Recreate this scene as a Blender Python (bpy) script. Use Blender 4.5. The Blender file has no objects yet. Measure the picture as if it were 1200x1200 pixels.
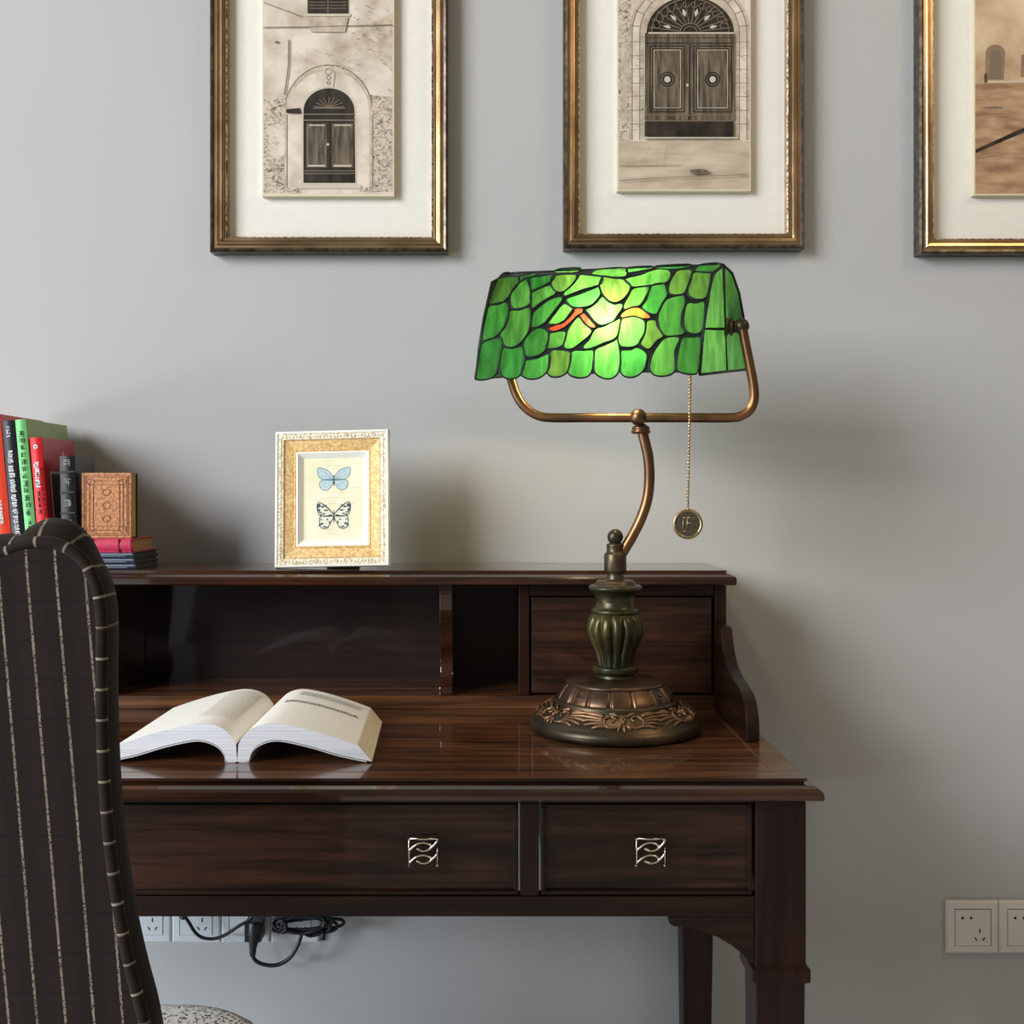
import bpy, math, random
from mathutils import Vector, Matrix
random.seed(7)
PI = math.pi
scene = bpy.context.scene
COL = scene.collection

# ------------------------------------------------------------------ camera, world, lights, exposure
CAM_Y, CAM_Z, FPX, VX, VY = -1.748, 1.078, 1250.0, 585.0, 580.0
cd = bpy.data.cameras.new('camera')
cam = bpy.data.objects.new('camera', cd)
COL.objects.link(cam)
cam.location = (0, CAM_Y, CAM_Z)
cam.rotation_euler = (PI/2, 0, 0)
cd.sensor_width = 36
cd.lens = FPX/1200*36
cd.shift_x = (600-VX)/1200
cd.shift_y = -(600-VY)/1200
scene.camera = cam

w = bpy.data.worlds.new('world')
scene.world = w
w.use_nodes = True
w.node_tree.nodes['Background'].inputs[0].default_value = (1.0, 0.88, 0.72, 1)
w.node_tree.nodes['Background'].inputs[1].default_value = 0.165


def area(name, loc, target, sx, sy, power, color):
    l = bpy.data.lights.new(name, 'AREA')
    l.shape = 'RECTANGLE'; l.size = sx; l.size_y = sy; l.energy = power; l.color = color
    o = bpy.data.objects.new(name, l); COL.objects.link(o)
    o.location = loc
    o.rotation_euler = (Vector(target)-Vector(loc)).to_track_quat('-Z', 'Y').to_euler()
    return o


area('window_daylight', (-4.45, -3.75, 2.95), (1.6, 0, 0.6), 2.5, 2.5, 425, (0.95, 0.975, 1.0))
area('front_soft_fill', (-1.9, -3.5, 0.9), (-.3, 0, 0.6), 1.2, 1.2, 4.0, (0.86, 0.94, 1.0))  # added cool fill for the drawers and under-desk wall, no window known here
lo = area('under_desk_fill', (-2.7, -1.25, 0.50), (-.3, 0, 0.12), 0.5, 0.4, 6.5, (0.72, 0.86, 1.0))  # added narrow fill, brightens the wall under the desk at left
lo.data.spread = math.radians(75)
area('ceiling_lamp_light', (1.6, -1.4, 2.7), (0.2, 0, 1.2), 0.6, 0.6, 9, (1.0, 0.74, 0.42))
vs = scene.view_settings
vs.view_transform = 'Standard'; vs.look = 'None'; vs.gamma = 1; vs.use_curve_mapping = False
vs.exposure = 0.0

# ------------------------------------------------------------------ helpers


def P(px, py, Y):
    z = Y-CAM_Y
    return Vector(((px-VX)*z/FPX, Y, CAM_Z-(py-VY)*z/FPX))


def wloc(o):
    v = Vector((0, 0, 0))
    while o is not None:
        v += o.location; o = o.parent
    return v


class MB:
    def __init__(self):
        self.v = []; self.f = []; self.m = []; self.s = []; self.uv = {}; self.tint = {}

    def add(self, verts, faces, mi=0, smooth=False):
        b = len(self.v)
        self.v += [Vector(p) for p in verts]
        for f in faces:
            self.f.append([b+i for i in f]); self.m.append(mi); self.s.append(smooth)
        return b

    def box(self, x0, x1, y0, y1, z0, z1, mi=0):
        self.add([(x0, y0, z0), (x1, y0, z0), (x1, y1, z0), (x0, y1, z0), (x0, y0, z1), (x1, y0, z1), (x1, y1, z1), (x0, y1, z1)],
                 [(0, 3, 2, 1), (4, 5, 6, 7), (0, 1, 5, 4), (1, 2, 6, 5), (2, 3, 7, 6), (3, 0, 4, 7)], mi)
        return self

    def prism(self, pts, d, mi=0, smooth=False):
        """closed polygon pts (3D), extruded by vector d"""
        n = len(pts); d = Vector(d)
        pts = [Vector(p) for p in pts]
        fs = [list(range(n))[::-1], [n+i for i in range(n)]]
        b = self.add(pts+[p+d for p in pts], fs, mi)
        for i in range(n):
            j = (i+1) % n
            self.f.append([b+i, b+j, b+n+j, b+n+i]); self.m.append(mi); self.s.append(smooth)
        return self

    def poly(self, pts, mi=0):
        self.add(pts, [list(range(len(pts)))], mi)
        return self

    def lathe(self, prof, c, seg=48, mi=0, fn=None, cap=True):
        """prof [(r,z)], c centre; fn(r,z,theta,k)->r"""
        c = Vector(c); vs_ = []; fs = []
        for k, (r, z) in enumerate(prof):
            for i in range(seg):
                t = 2*PI*i/seg
                rr = fn(r, z, t, k) if fn else r
                vs_.append(c+Vector((rr*math.cos(t), rr*math.sin(t), z)))
        for k in range(len(prof)-1):
            for i in range(seg):
                j = (i+1) % seg
                fs.append((k*seg+i, k*seg+j, (k+1)*seg+j, (k+1)*seg+i))
        b = self.add(vs_, fs, mi, True)
        if cap:
            self.f.append([b+i for i in range(seg)][::-1]); self.m.append(mi); self.s.append(False)
            o = (len(prof)-1)*seg
            self.f.append([b+o+i for i in range(seg)]); self.m.append(mi); self.s.append(False)
        return self

    def tube(self, pts, r, seg=12, mi=0, closed=False, caps=True, flat=1.0, up=None):
        pts = [Vector(p) for p in pts]; n = len(pts)
        rs = r if isinstance(r, (list, tuple)) else [r]*n
        vs_ = []; fs = []; prev = None
        for i in range(n):
            if closed:
                t = pts[(i+1) % n]-pts[i-1]
            else:
                t = pts[min(i+1, n-1)]-pts[max(i-1, 0)]
            if t.length < 1e-9: t = Vector((1, 0, 0))
            t.normalize()
            if prev is None:
                a = Vector(up) if up else (Vector((0, 1, 0)) if abs(t.y) < .9 else Vector((1, 0, 0)))
            else:
                a = prev
            u = (a-t*a.dot(t))
            if u.length < 1e-6: u = t.orthogonal()
            u.normalize(); prev = u
            v = t.cross(u)
            for k in range(seg):
                th = 2*PI*k/seg
                vs_.append(pts[i]+u*math.cos(th)*rs[i]*flat+v*math.sin(th)*rs[i])
        for i in range(n if closed else n-1):
            j = (i+1) % n
            for k in range(seg):
                l = (k+1) % seg
                fs.append((i*seg+k, i*seg+l, j*seg+l, j*seg+k))
        b = self.add(vs_, fs, mi, True)
        if caps and not closed:
            self.f.append([b+i for i in range(seg)][::-1]); self.m.append(mi); self.s.append(True)
            o = (n-1)*seg
            self.f.append([b+o+i for i in range(seg)]); self.m.append(mi); self.s.append(True)
        return self

    def ball(self, c, r, seg=20, rings=12, mi=0, sc=(1, 1, 1)):
        c = Vector(c); vs_ = []; fs = []
        for k in range(1, rings):
            ph = PI*k/rings
            for i in range(seg):
                t = 2*PI*i/seg
                vs_.append(c+Vector((r*sc[0]*math.sin(ph)*math.cos(t), r*sc[1]*math.sin(ph)*math.sin(t), r*sc[2]*math.cos(ph))))
        for k in range(rings-2):
            for i in range(seg):
                j = (i+1) % seg
                fs.append((k*seg+i, (k+1)*seg+i, (k+1)*seg+j, k*seg+j))
        n = len(vs_); vs_ += [c+Vector((0, 0, r*sc[2])), c-Vector((0, 0, r*sc[2]))]
        for i in range(seg):
            j = (i+1) % seg
            fs.append((n, i, j)); fs.append((n+1, (rings-2)*seg+j, (rings-2)*seg+i))
        self.add(vs_, fs, mi, True)
        return self

    def build(self, name, mats, parent=None, bevel=0, seg=2, fix=True):
        if not isinstance(mats, (list, tuple)): mats = [mats]
        off = wloc(parent) if parent is not None else Vector((0, 0, 0))
        me = bpy.data.meshes.new(name)
        me.from_pydata([tuple(p-off) for p in self.v], [], self.f)
        for m in mats: me.materials.append(m)
        me.polygons.foreach_set('material_index', self.m)
        me.polygons.foreach_set('use_smooth', self.s)
        if self.tint:
            a = me.color_attributes.new('tint', 'FLOAT_COLOR', 'CORNER')
            for p in me.polygons:
                c = self.tint.get(p.index, (1, 1, 1, 1))
                for li in p.loop_indices: a.data[li].color = c
        if self.uv:
            ul = me.uv_layers.new(name='UVMap')
            for p in me.polygons:
                if p.index in self.uv:
                    for li, uv in zip(p.loop_indices, self.uv[p.index]): ul.data[li].uv = uv
        if fix:
            import bmesh
            bm = bmesh.new(); bm.from_mesh(me); bmesh.ops.recalc_face_normals(bm, faces=bm.faces); bm.to_mesh(me); bm.free()
        me.update()
        o = bpy.data.objects.new(name, me); COL.objects.link(o)
        if parent is not None: o.parent = parent
        if bevel:
            b = o.modifiers.new('bevel', 'BEVEL'); b.width = bevel; b.segments = seg; b.limit_method = 'ANGLE'; b.angle_limit = math.radians(40)
        return o


def tag(o, label=None, cat=None, group=None, kind=None):
    if label: o['label'] = label
    if cat: o['category'] = cat
    if group: o['group'] = group
    if kind: o['kind'] = kind
    return o


def empty(name, loc, label, cat, group=None):
    o = bpy.data.objects.new(name, None); COL.objects.link(o)
    o.location = loc; o.empty_display_size = .05
    return tag(o, label, cat, group)


def smooth_pts(pts, n=6, closed=False):
    """Catmull-Rom"""
    pts = [Vector(p) for p in pts]; out = []; N = len(pts)
    for i in range(N if closed else N-1):
        if closed:
            p0, p1, p2, p3 = pts[i-1], pts[i], pts[(i+1) % N], pts[(i+2) % N]
        else:
            p0, p1, p2, p3 = pts[max(i-1, 0)], pts[i], pts[i+1], pts[min(i+2, N-1)]
        for k in range(n):
            t = k/n
            out.append(0.5*((2*p1)+(p2-p0)*t+(2*p0-5*p1+4*p2-p3)*t*t+(3*p1-p0-3*p2+p3)*t**3))
    if not closed: out.append(pts[-1])
    return out

# ------------------------------------------------------------------ materials


def base_mat(name, color=(.5, .5, .5), rough=.5, metal=0, coat=0, spec=.5):
    m = bpy.data.materials.new(name); m.use_nodes = True
    b = m.node_tree.nodes['Principled BSDF']
    b.inputs['Base Color'].default_value = (*color, 1)
    b.inputs['Roughness'].default_value = rough
    b.inputs['Metallic'].default_value = metal
    b.inputs['Coat Weight'].default_value = coat
    b.inputs['Coat Roughness'].default_value = .08
    b.inputs['Specular IOR Level'].default_value = spec
    return m, m.node_tree.nodes, m.node_tree.links, b


def ramp(nodes, stops):
    r = nodes.new('ShaderNodeValToRGB'); e = r.color_ramp.elements
    while len(e) < len(stops): e.new(.5)
    for k, (p, c) in enumerate(stops):
        e[k].position = p; e[k].color = (*c, 1)
    return r


def noisy(name, c1, c2, scale=(10, 10, 10), rough=.5, metal=0, coat=0, lo=.3, hi=.7, bump=0, detail=6, spec=.5, kind='NOISE', nscale=1.0, distort=0, bscale=None):
    m, N, L, b = base_mat(name, c1, rough, metal, coat, spec)
    tc = N.new('ShaderNodeTexCoord'); mp = N.new('ShaderNodeMapping')
    mp.inputs['Scale'].default_value = scale
    L.new(tc.outputs['Object'], mp.inputs[0])
    if kind == 'NOISE':
        t = N.new('ShaderNodeTexNoise'); t.inputs['Detail'].default_value = detail; t.inputs['Scale'].default_value = nscale
        t.inputs['Distortion'].default_value = distort; out = t.outputs['Fac']
    else:
        t = N.new('ShaderNodeTexVoronoi'); t.inputs['Scale'].default_value = nscale; out = t.outputs['Distance']
    L.new(mp.outputs[0], t.inputs['Vector'])
    r = ramp(N, [(lo, c1), (hi, c2)])
    L.new(out, r.inputs[0]); L.new(r.outputs[0], b.inputs['Base Color'])
    if bump:
        bp = N.new('ShaderNodeBump'); bp.inputs['Strength'].default_value = bump; bp.inputs['Distance'].default_value = .001
        L.new(out, bp.inputs['Height']); L.new(bp.outputs[0], b.inputs['Normal'])
    return m


def wood(name, c1, c2, axis='X', rough=.42, coat=.1, k=1.0):
    a, c = 3*k, 90*k
    sc = {'X': (a, c, c), 'Y': (c, a, c), 'Z': (c, c, a)}[axis]
    m, N, L, b = base_mat(name, c1, rough, 0, coat, .25)
    b.inputs['Coat Roughness'].default_value = .06
    tc = N.new('ShaderNodeTexCoord'); mp = N.new('ShaderNodeMapping'); mp.inputs['Scale'].default_value = sc
    L.new(tc.outputs['Object'], mp.inputs[0])
    t = N.new('ShaderNodeTexNoise'); t.inputs['Scale'].default_value = 1; t.inputs['Detail'].default_value = 7; t.inputs['Distortion'].default_value = .6
    L.new(mp.outputs[0], t.inputs['Vector'])
    mp2 = N.new('ShaderNodeMapping'); mp2.inputs['Scale'].default_value = tuple(s*.22 if s > 10 else s*1.3 for s in sc)
    L.new(tc.outputs['Object'], mp2.inputs[0])
    t2 = N.new('ShaderNodeTexNoise'); t2.inputs['Scale'].default_value = 1; t2.inputs['Detail'].default_value = 3; t2.inputs['Distortion'].default_value = 1.5
    L.new(mp2.outputs[0], t2.inputs['Vector'])
    mx = N.new('ShaderNodeMath'); mx.operation = 'ADD'
    ml = N.new('ShaderNodeMath'); ml.operation = 'MULTIPLY'; ml.inputs[1].default_value = .55
    ml2 = N.new('ShaderNodeMath'); ml2.operation = 'MULTIPLY'; ml2.inputs[1].default_value = .45
    L.new(t.outputs['Fac'], ml.inputs[0]); L.new(t2.outputs['Fac'], ml2.inputs[0])
    L.new(ml.outputs[0], mx.inputs[0]); L.new(ml2.outputs[0], mx.inputs[1])
    mid = tuple((x+y)/2*.9 for x, y in zip(c1, c2))
    r = ramp(N, [(.36, c1), (.5, mid), (.64, c2)])
    L.new(mx.outputs[0], r.inputs[0]); L.new(r.outputs[0], b.inputs['Base Color'])
    bp = N.new('ShaderNodeBump'); bp.inputs['Strength'].default_value = .12; bp.inputs['Distance'].default_value = .0006
    L.new(t.outputs['Fac'], bp.inputs['Height']); L.new(bp.outputs[0], b.inputs['Normal'])
    return m


def plain(name, c, rough=.5, metal=0, coat=0, spec=.5):
    return noisy(name, tuple(x*.98 for x in c), tuple(min(1, x*1.02) for x in c), (60, 60, 60), rough, metal, coat, spec=spec, detail=3)


M = {}
WD, WL = (.006, .0018, .0010), (.030, .0095, .0048)
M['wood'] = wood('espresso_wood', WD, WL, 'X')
M['wood_top'] = wood('espresso_wood_top', (.022, .0085, .004), (.175, .070, .027), 'X', .30, .9)  # lightened colour carries the lamp's warm glow on the desktop
M['wood_z'] = wood('espresso_wood_upright', (.010, .0022, .0012), (.034, .0085, .0045), 'Z')
M['edge'] = wood('espresso_moulding', (.012, .0042, .0022), (.058, .021, .010), 'X', .25, .9)
M['wood_y'] = wood('espresso_wood_depth', WD, (.026, .009, .0045), 'Y')
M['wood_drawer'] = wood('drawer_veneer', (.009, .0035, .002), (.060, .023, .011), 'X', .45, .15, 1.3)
M['wood_in'] = plain('dark_interior', (.018, .010, .008), .5)
M['wall'] = noisy('painted_wall', (.442, .445, .447), (.458, .462, .464), (2, 2, 2), .85, bump=.0, detail=2)
M['floor'] = noisy('floor_tiles', (.50, .49, .47), (.58, .57, .55), (3, 3, 3), .4)
M['silver'] = plain('polished_nickel', (.75, .68, .58), .22, 1)
M['bronze'] = noisy('aged_bronze', (.085, .055, .033), (.33, .155, .065), (14, 14, 9), .34, .85, lo=.35, hi=.7)
M['bronze_dk'] = noisy('dark_patina_bronze', (.045, .042, .030), (.13, .085, .05), (25, 25, 25), .38, .75, lo=.35, hi=.75)
M['olive'] = noisy('olive_patina', (.020, .022, .011), (.095, .078, .022), (24, 24, 14), .34, .5, lo=.35, hi=.7)
M['copper'] = noisy('rubbed_copper', (.11, .068, .042), (.32, .18, .095), (70, 70, 70), .4, .7)
M['lead'] = plain('lead_came', (.012, .020, .018), .4, .4)
M['black'] = plain('black_rubber', (.010, .010, .013), .4)
M['brass'] = plain('antique_brass', (.42, .32, .18), .32, .9)
M['brass_dk'] = noisy('brass_recess', (.05, .045, .03), (.12, .10, .07), (400, 400, 400), .6, .6)
M['plastic'] = plain('ivory_plastic', (.70, .67, .62), .35)
M['plastic_w'] = plain('white_plastic', (.66, .70, .74), .35)
M['slot'] = plain('socket_slot', (.01, .008, .006), .6)
M['page'] = noisy('paper_page', (.90, .89, .85), (.94, .93, .90), (5, 5, 5), .8)
M['print_ink'] = plain('printed_text', (.20, .20, .22), .8)
M['print_light'] = plain('faint_text', (.66, .62, .55), .8)


def page_edge_mat(name, c1, c2, axis='Z', freq=900):
    m, N, L, b = base_mat(name, c1, .85)
    tc = N.new('ShaderNodeTexCoord'); mp = N.new('ShaderNodeMapping')
    mp.inputs['Scale'].default_value = {'Z': (6, 6, freq), 'X': (freq, 6, 6), 'Y': (6, freq, 6)}[axis]
    L.new(tc.outputs['Object'], mp.inputs[0])
    t = N.new('ShaderNodeTexNoise'); t.inputs['Scale'].default_value = 1; t.inputs['Detail'].default_value = 2
    L.new(mp.outputs[0], t.inputs['Vector'])
    r = ramp(N, [(.35, c1), (.6, c2)]); L.new(t.outputs['Fac'], r.inputs[0]); L.new(r.outputs[0], b.inputs['Base Color'])
    return m


M['edge_blue'] = page_edge_mat('page_edge', (.66, .69, .76), (.82, .84, .88))
M['edge_cream'] = page_edge_mat('fore_edge', (.80, .74, .58), (.90, .85, .70), 'Z', 600)
M['edge_gold'] = page_edge_mat('gilt_edge', (.36, .22, .06), (.55, .38, .12), 'X', 900)


def glass_mat(name, base, tinted=True):
    m = bpy.data.materials.new(name); m.use_nodes = True
    N, L = m.node_tree.nodes, m.node_tree.links
    N.clear()
    out = N.new('ShaderNodeOutputMaterial')
    tr = N.new('ShaderNodeBsdfTranslucent'); df = N.new('ShaderNodeBsdfDiffuse'); gl = N.new('ShaderNodeBsdfGlossy')
    gl.inputs['Roughness'].default_value = .12
    tc = N.new('ShaderNodeTexCoord'); mp = N.new('ShaderNodeMapping'); mp.inputs['Scale'].default_value = (90, 30, 18); mp.inputs['Rotation'].default_value = (0, .25, 0)
    L.new(tc.outputs['Object'], mp.inputs[0])
    t = N.new('ShaderNodeTexNoise'); t.inputs['Scale'].default_value = 1; t.inputs['Detail'].default_value = 5; t.inputs['Distortion'].default_value = .8
    L.new(mp.outputs[0], t.inputs['Vector'])
    c1 = tuple(x*.72 for x in base); c2 = tuple(min(1, x*1.25+.02) for x in base)
    r = ramp(N, [(.35, c1), (.65, c2)]); L.new(t.outputs['Fac'], r.inputs[0])
    col = r.outputs[0]
    if tinted:
        at = N.new('ShaderNodeAttribute'); at.attribute_name = 'tint'
        mx = N.new('ShaderNodeMix'); mx.data_type = 'RGBA'; mx.blend_type = 'MULTIPLY'; mx.inputs[0].default_value = 1
        L.new(col, mx.inputs[6]); L.new(at.outputs['Color'], mx.inputs[7]); col = mx.outputs[2]
    L.new(col, tr.inputs[0]); L.new(col, df.inputs[0])
    m1 = N.new('ShaderNodeMixShader'); m1.inputs[0].default_value = .30
    L.new(tr.outputs[0], m1.inputs[1]); L.new(df.outputs[0], m1.inputs[2])
    m2 = N.new('ShaderNodeMixShader'); m2.inputs[0].default_value = .05
    L.new(m1.outputs[0], m2.inputs[1]); L.new(gl.outputs[0], m2.inputs[2])
    L.new(m2.outputs[0], out.inputs[0])
    return m


M['green_glass'] = glass_mat('green_opal_glass', (.085, .36, .065))
M['red_glass'] = glass_mat('red_opal_glass', (.60, .06, .02), False)
M['orange_glass'] = glass_mat('orange_opal_glass', (.80, .17, .025), False)


def emit(name, c, s):
    m = bpy.data.materials.new(name); m.use_nodes = True
    N, L = m.node_tree.nodes, m.node_tree.links; N.clear()
    o = N.new('ShaderNodeOutputMaterial'); e = N.new('ShaderNodeEmission'); e.inputs[0].default_value = (*c, 1); e.inputs[1].default_value = s
    L.new(e.outputs[0], o.inputs[0]); return m


M['bulb'] = emit('lit_bulb', (1, .78, .48), 5)

# ------------------------------------------------------------------ room
tag(MB().box(-4, 4, 0, .12, 0, 2.8).build('wall_back', M['wall']), kind='structure')
tag(MB().box(-4, 4, -4.5, .12, -.1, 0).build('floor', M['floor']), kind='structure')

# ------------------------------------------------------------------ desk
DX = -.3316               # desk centre


def mx(x): return 2*DX-x   # mirror across the desk centre


DT = .760
desk = empty('writing_desk', (DX, -.28, 0), 'dark brown wooden writing desk with raised shelf hutch and curved side brackets', 'desk')


def mirror_box(mb, x0, x1, *a):
    mb.box(x0, x1, *a)
    return mb


# desktop: slab plus wider moulded edge
m = MB()
xl, xr = mx(.345), .345
prof = [(-.551, DT), (-.5515, DT-.003), (-.549, DT-.004), (-.549, DT-.006), (-.556, DT-.0062), (-.566, DT-.008), (-.572, DT-.0105), (-.5735, DT-.014), (-.5735, DT-.019), (-.570, DT-.021), (-.010, DT-.021), (-.010, DT)]
# build as ring of offsets around right, front and left edges
offs = [(0, 0), (.0005, -.003), (-.002, -.004), (-.002, -.006), (.005, -.0062), (.010, -.008), (.0125, -.0105), (.0135, -.014), (.0135, -.019), (.011, -.021)]
vs_, fs = [], []
for o, dz in offs:
    vs_ += [(xl-o, -.008, DT+dz), (xl-o, -.551-o*1.6, DT+dz), (xr+o, -.551-o*1.6, DT+dz), (xr+o, -.008, DT+dz)]
for k in range(len(offs)-1):
    a = 4*k
    for i in range(3): fs.append((a+i, a+i+1, a+5+i, a+4+i))
    fs.append((a+3, a, a+4, a+7))
a = 4*(len(offs)-1); fs.append((a, a+1, a+2, a+3))
m.add(vs_, fs, 1); m.f.append([0, 3, 2, 1]); m.m.append(0); m.s.append(False)
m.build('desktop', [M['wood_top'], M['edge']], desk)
# inlay border strip on the desktop
m = MB()
for (x0, x1, y0, y1) in [(xl+.03, xr-.03, -.525, -.5225), (xr-.0325, xr-.03, -.5225, -.2), (xl+.03, xl+.0325, -.5225, -.2)]:
    m.box(x0, x1, y0, y1, DT-.001, DT+.0002)
m.build('inlay_line', wood('inlay_wood', (.10, .045, .02), (.16, .08, .035), 'X'), desk)

LEGF = -.553
# front rails (frame around drawers)
for nm, x0, x1, z0, z1 in [('rail', mx(.287), .287, .605, .628), ('rail', mx(.287), .287, .7325, .739)]:
    MB().box(x0, x1, LEGF+.001, LEGF+.02, z0, z1).build(nm, M['wood'], desk, .001)
for x0, x1 in [(.0235, .0445), (mx(.0445), mx(.0235))]:
    MB().box(x0, x1, LEGF+.0015, LEGF+.02, .6285, .732).build('divider_stile', M['wood_z'], desk, .0008)
# side and back aprons
for x0, x1 in [(.322, .340), (mx(.340), mx(.322))]:
    MB().box(x0, x1, -.50, -.06, .605, .739).build('side_apron', M['wood_y'], desk, .001)
MB().box(mx(.29), .29, -.035, -.02, .625, .739).build('back_apron', M['wood'], desk, .001)

# legs


def leg(xa, xb, yf, ysz, name='leg', collar=True):
    m = MB(); w = xb-xa; cx, cy = (xa+xb)/2, yf+ysz/2

    def ring(hx, hy, z): return [(cx-hx, cy-hy, z), (cx+hx, cy-hy, z), (cx+hx, cy+hy, z), (cx-hx, cy+hy, z)]
    hx, hy = w/2, ysz/2
    prof = [(1, .739), (1, .552), (1.0, .550)]
    if collar: prof += [(1.13, .548), (1.15, .546), (1.15, .534), (1.12, .532), (.97, .531)]
    else: prof += [(.99, .53)]
    prof += [(.93, .40), (.80, .15), (.66, .03), (.66, 0)]
    v = []; f = []
    for s, z in prof: v += ring(hx*s, hy*s, z)
    for k in range(len(prof)-1):
        for i in range(4):
            j = (i+1) % 4; f.append((4*k+i, 4*k+j, 4*k+4+j, 4*k+4+i))
    f.append((0, 1, 2, 3)); a = 4*(len(prof)-1); f.append((a+3, a+2, a+1, a))
    m.add(v, f)
    return m.build(name, M['wood_z'], desk, .0015)


leg(.287, .344, LEGF, .057); leg(mx(.344), mx(.287), LEGF, .057)
leg(.286, .338, -.075, .052, collar=False); leg(mx(.338), mx(.286), -.075, .052, collar=False)

# arched corner brackets


def corner(flip=False):
    pts = [(783, 1074), (783, 1077), (785, 1083), (790, 1086), (797, 1086), (815, 1088), (828, 1093), (842, 1099), (857, 1108), (870, 1118), (880, 1128), (885, 1134)]
    w3 = [P(a, b, LEGF+.004) for a, b in pts]
    top = [P(886, 1134, LEGF+.004), P(886, 1074, LEGF+.004)]
    q = w3+top
    for p in q: p.x = min(p.x, .2869)
    if flip: q = [Vector((mx(p.x), p.y, p.z)) for p in q]
    MB().prism(q, (0, .018, 0)).build('corner_bracket', M['wood'], desk, .0008)


corner(); corner(True)

# drawers


def handle(mb, cx, cz, y):
    def T(u, v, dy=0): return Vector((cx+u*.0158, y-.006+dy, cz+v*.0158))
    r = .0011
    mb.tube([T(-.95, 1), T(0, .95), T(1, 1)], r*1.1, 8)
    mb.tube([T(-1, 1), T(-1, .3), T(-1, -1.05)], r, 8)
    for off in (.42, -.46):
        a = [T(-1+2*i/16, off+.30*math.sin(-PI/2+PI*1.0*(i/16)*1.5)*(1 if i < 11 else 1)) for i in range(17)]
        up_ = [(-1, -.28), (-.75, -.05), (-.4, .2), (0, .28), (.35, .2), (.62, .02)]
        dn_ = [(-.45, -.12), (-.2, -.24), (.05, -.28), (.4, -.18), (.65, .02), (.85, .22), (1, .42)]
        mb.tube(smooth_pts([T(u, v+off) for u, v in up_], 4), r*1.15, 8)
        mb.tube(smooth_pts([T(u, v+off, -.001) for u, v in dn_], 4), r*1.15, 8)
    mb.tube([T(1, .35), T(1, -1)], r*.6, 8)
    for u in (-1, 1):
        mb.tube([T(u, .9), T(u, .9)+Vector((0, .0065, 0))], r*1.3, 8)
        mb.tube([T(u, -.95), T(u, -.95)+Vector((0, .0065, 0))], r*1.3, 8)


def drawer(x0, x1, z0, z1, yf, hs, depth=.40, nm='drawer', dm=None):
    dr = MB().box(x0+.005, x1-.005, yf+.0015, yf+depth, z0+.005, z1-.003).build(nm, dm or M['wood_drawer'], desk)
    b = MB()
    for a in [(x0, x1, z0, z0+.005), (x0, x1, z1-.003, z1), (x0, x0+.005, z0+.005, z1-.003), (x1-.005, x1, z0+.005, z1-.003)]:
        b.box(a[0], a[1], yf-.003, yf+.012, a[2], a[3])
    b.build('cock_bead', M['wood'], dr, .0012, 3)
    for h in hs:
        hb = MB(); handle(hb, h[0], h[1], yf)
        hb.build('drawer_pull', M['silver'], dr)
    return dr


drawer(.0470, .284, .6295, .7315, LEGF+.004, [(.1695, .678)])
drawer(mx(.0215), .0215, .6295, .7315, LEGF+.004, [(-.0850, .678), (mx(-.0850), .678)])
drawer(mx(.284), mx(.0470), .6295, .7315, LEGF+.004, [(mx(.1695), .678)])

# hutch
HF = -.166
HT = .967
m = MB()
offs = [(0, 0), (0, -.004), (.003, -.005), (.004, -.0055), (.010, -.0085), (.0115, -.011), (.0115, -.019), (.009, -.021)]
vs_, fs = [], []
hx0, hx1 = mx(.334), .334
for o, dz in offs:
    vs_ += [(hx0-o, -.004, HT+dz), (hx0-o, -.180-o*1.5, HT+dz), (hx1+o, -.180-o*1.5, HT+dz), (hx1+o, -.004, HT+dz)]
for k in range(len(offs)-1):
    a = 4*k
    for i in range(3): fs.append((a+i, a+i+1, a+5+i, a+4+i))
    fs.append((a+3, a, a+4, a+7))
a = 4*(len(offs)-1); fs.append((a, a+1, a+2, a+3))
m.add(vs_, fs, 1); m.f.append([0, 3, 2, 1]); m.m.append(0); m.s.append(False)
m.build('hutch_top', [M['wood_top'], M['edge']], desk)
HB = HT-.021
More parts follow.
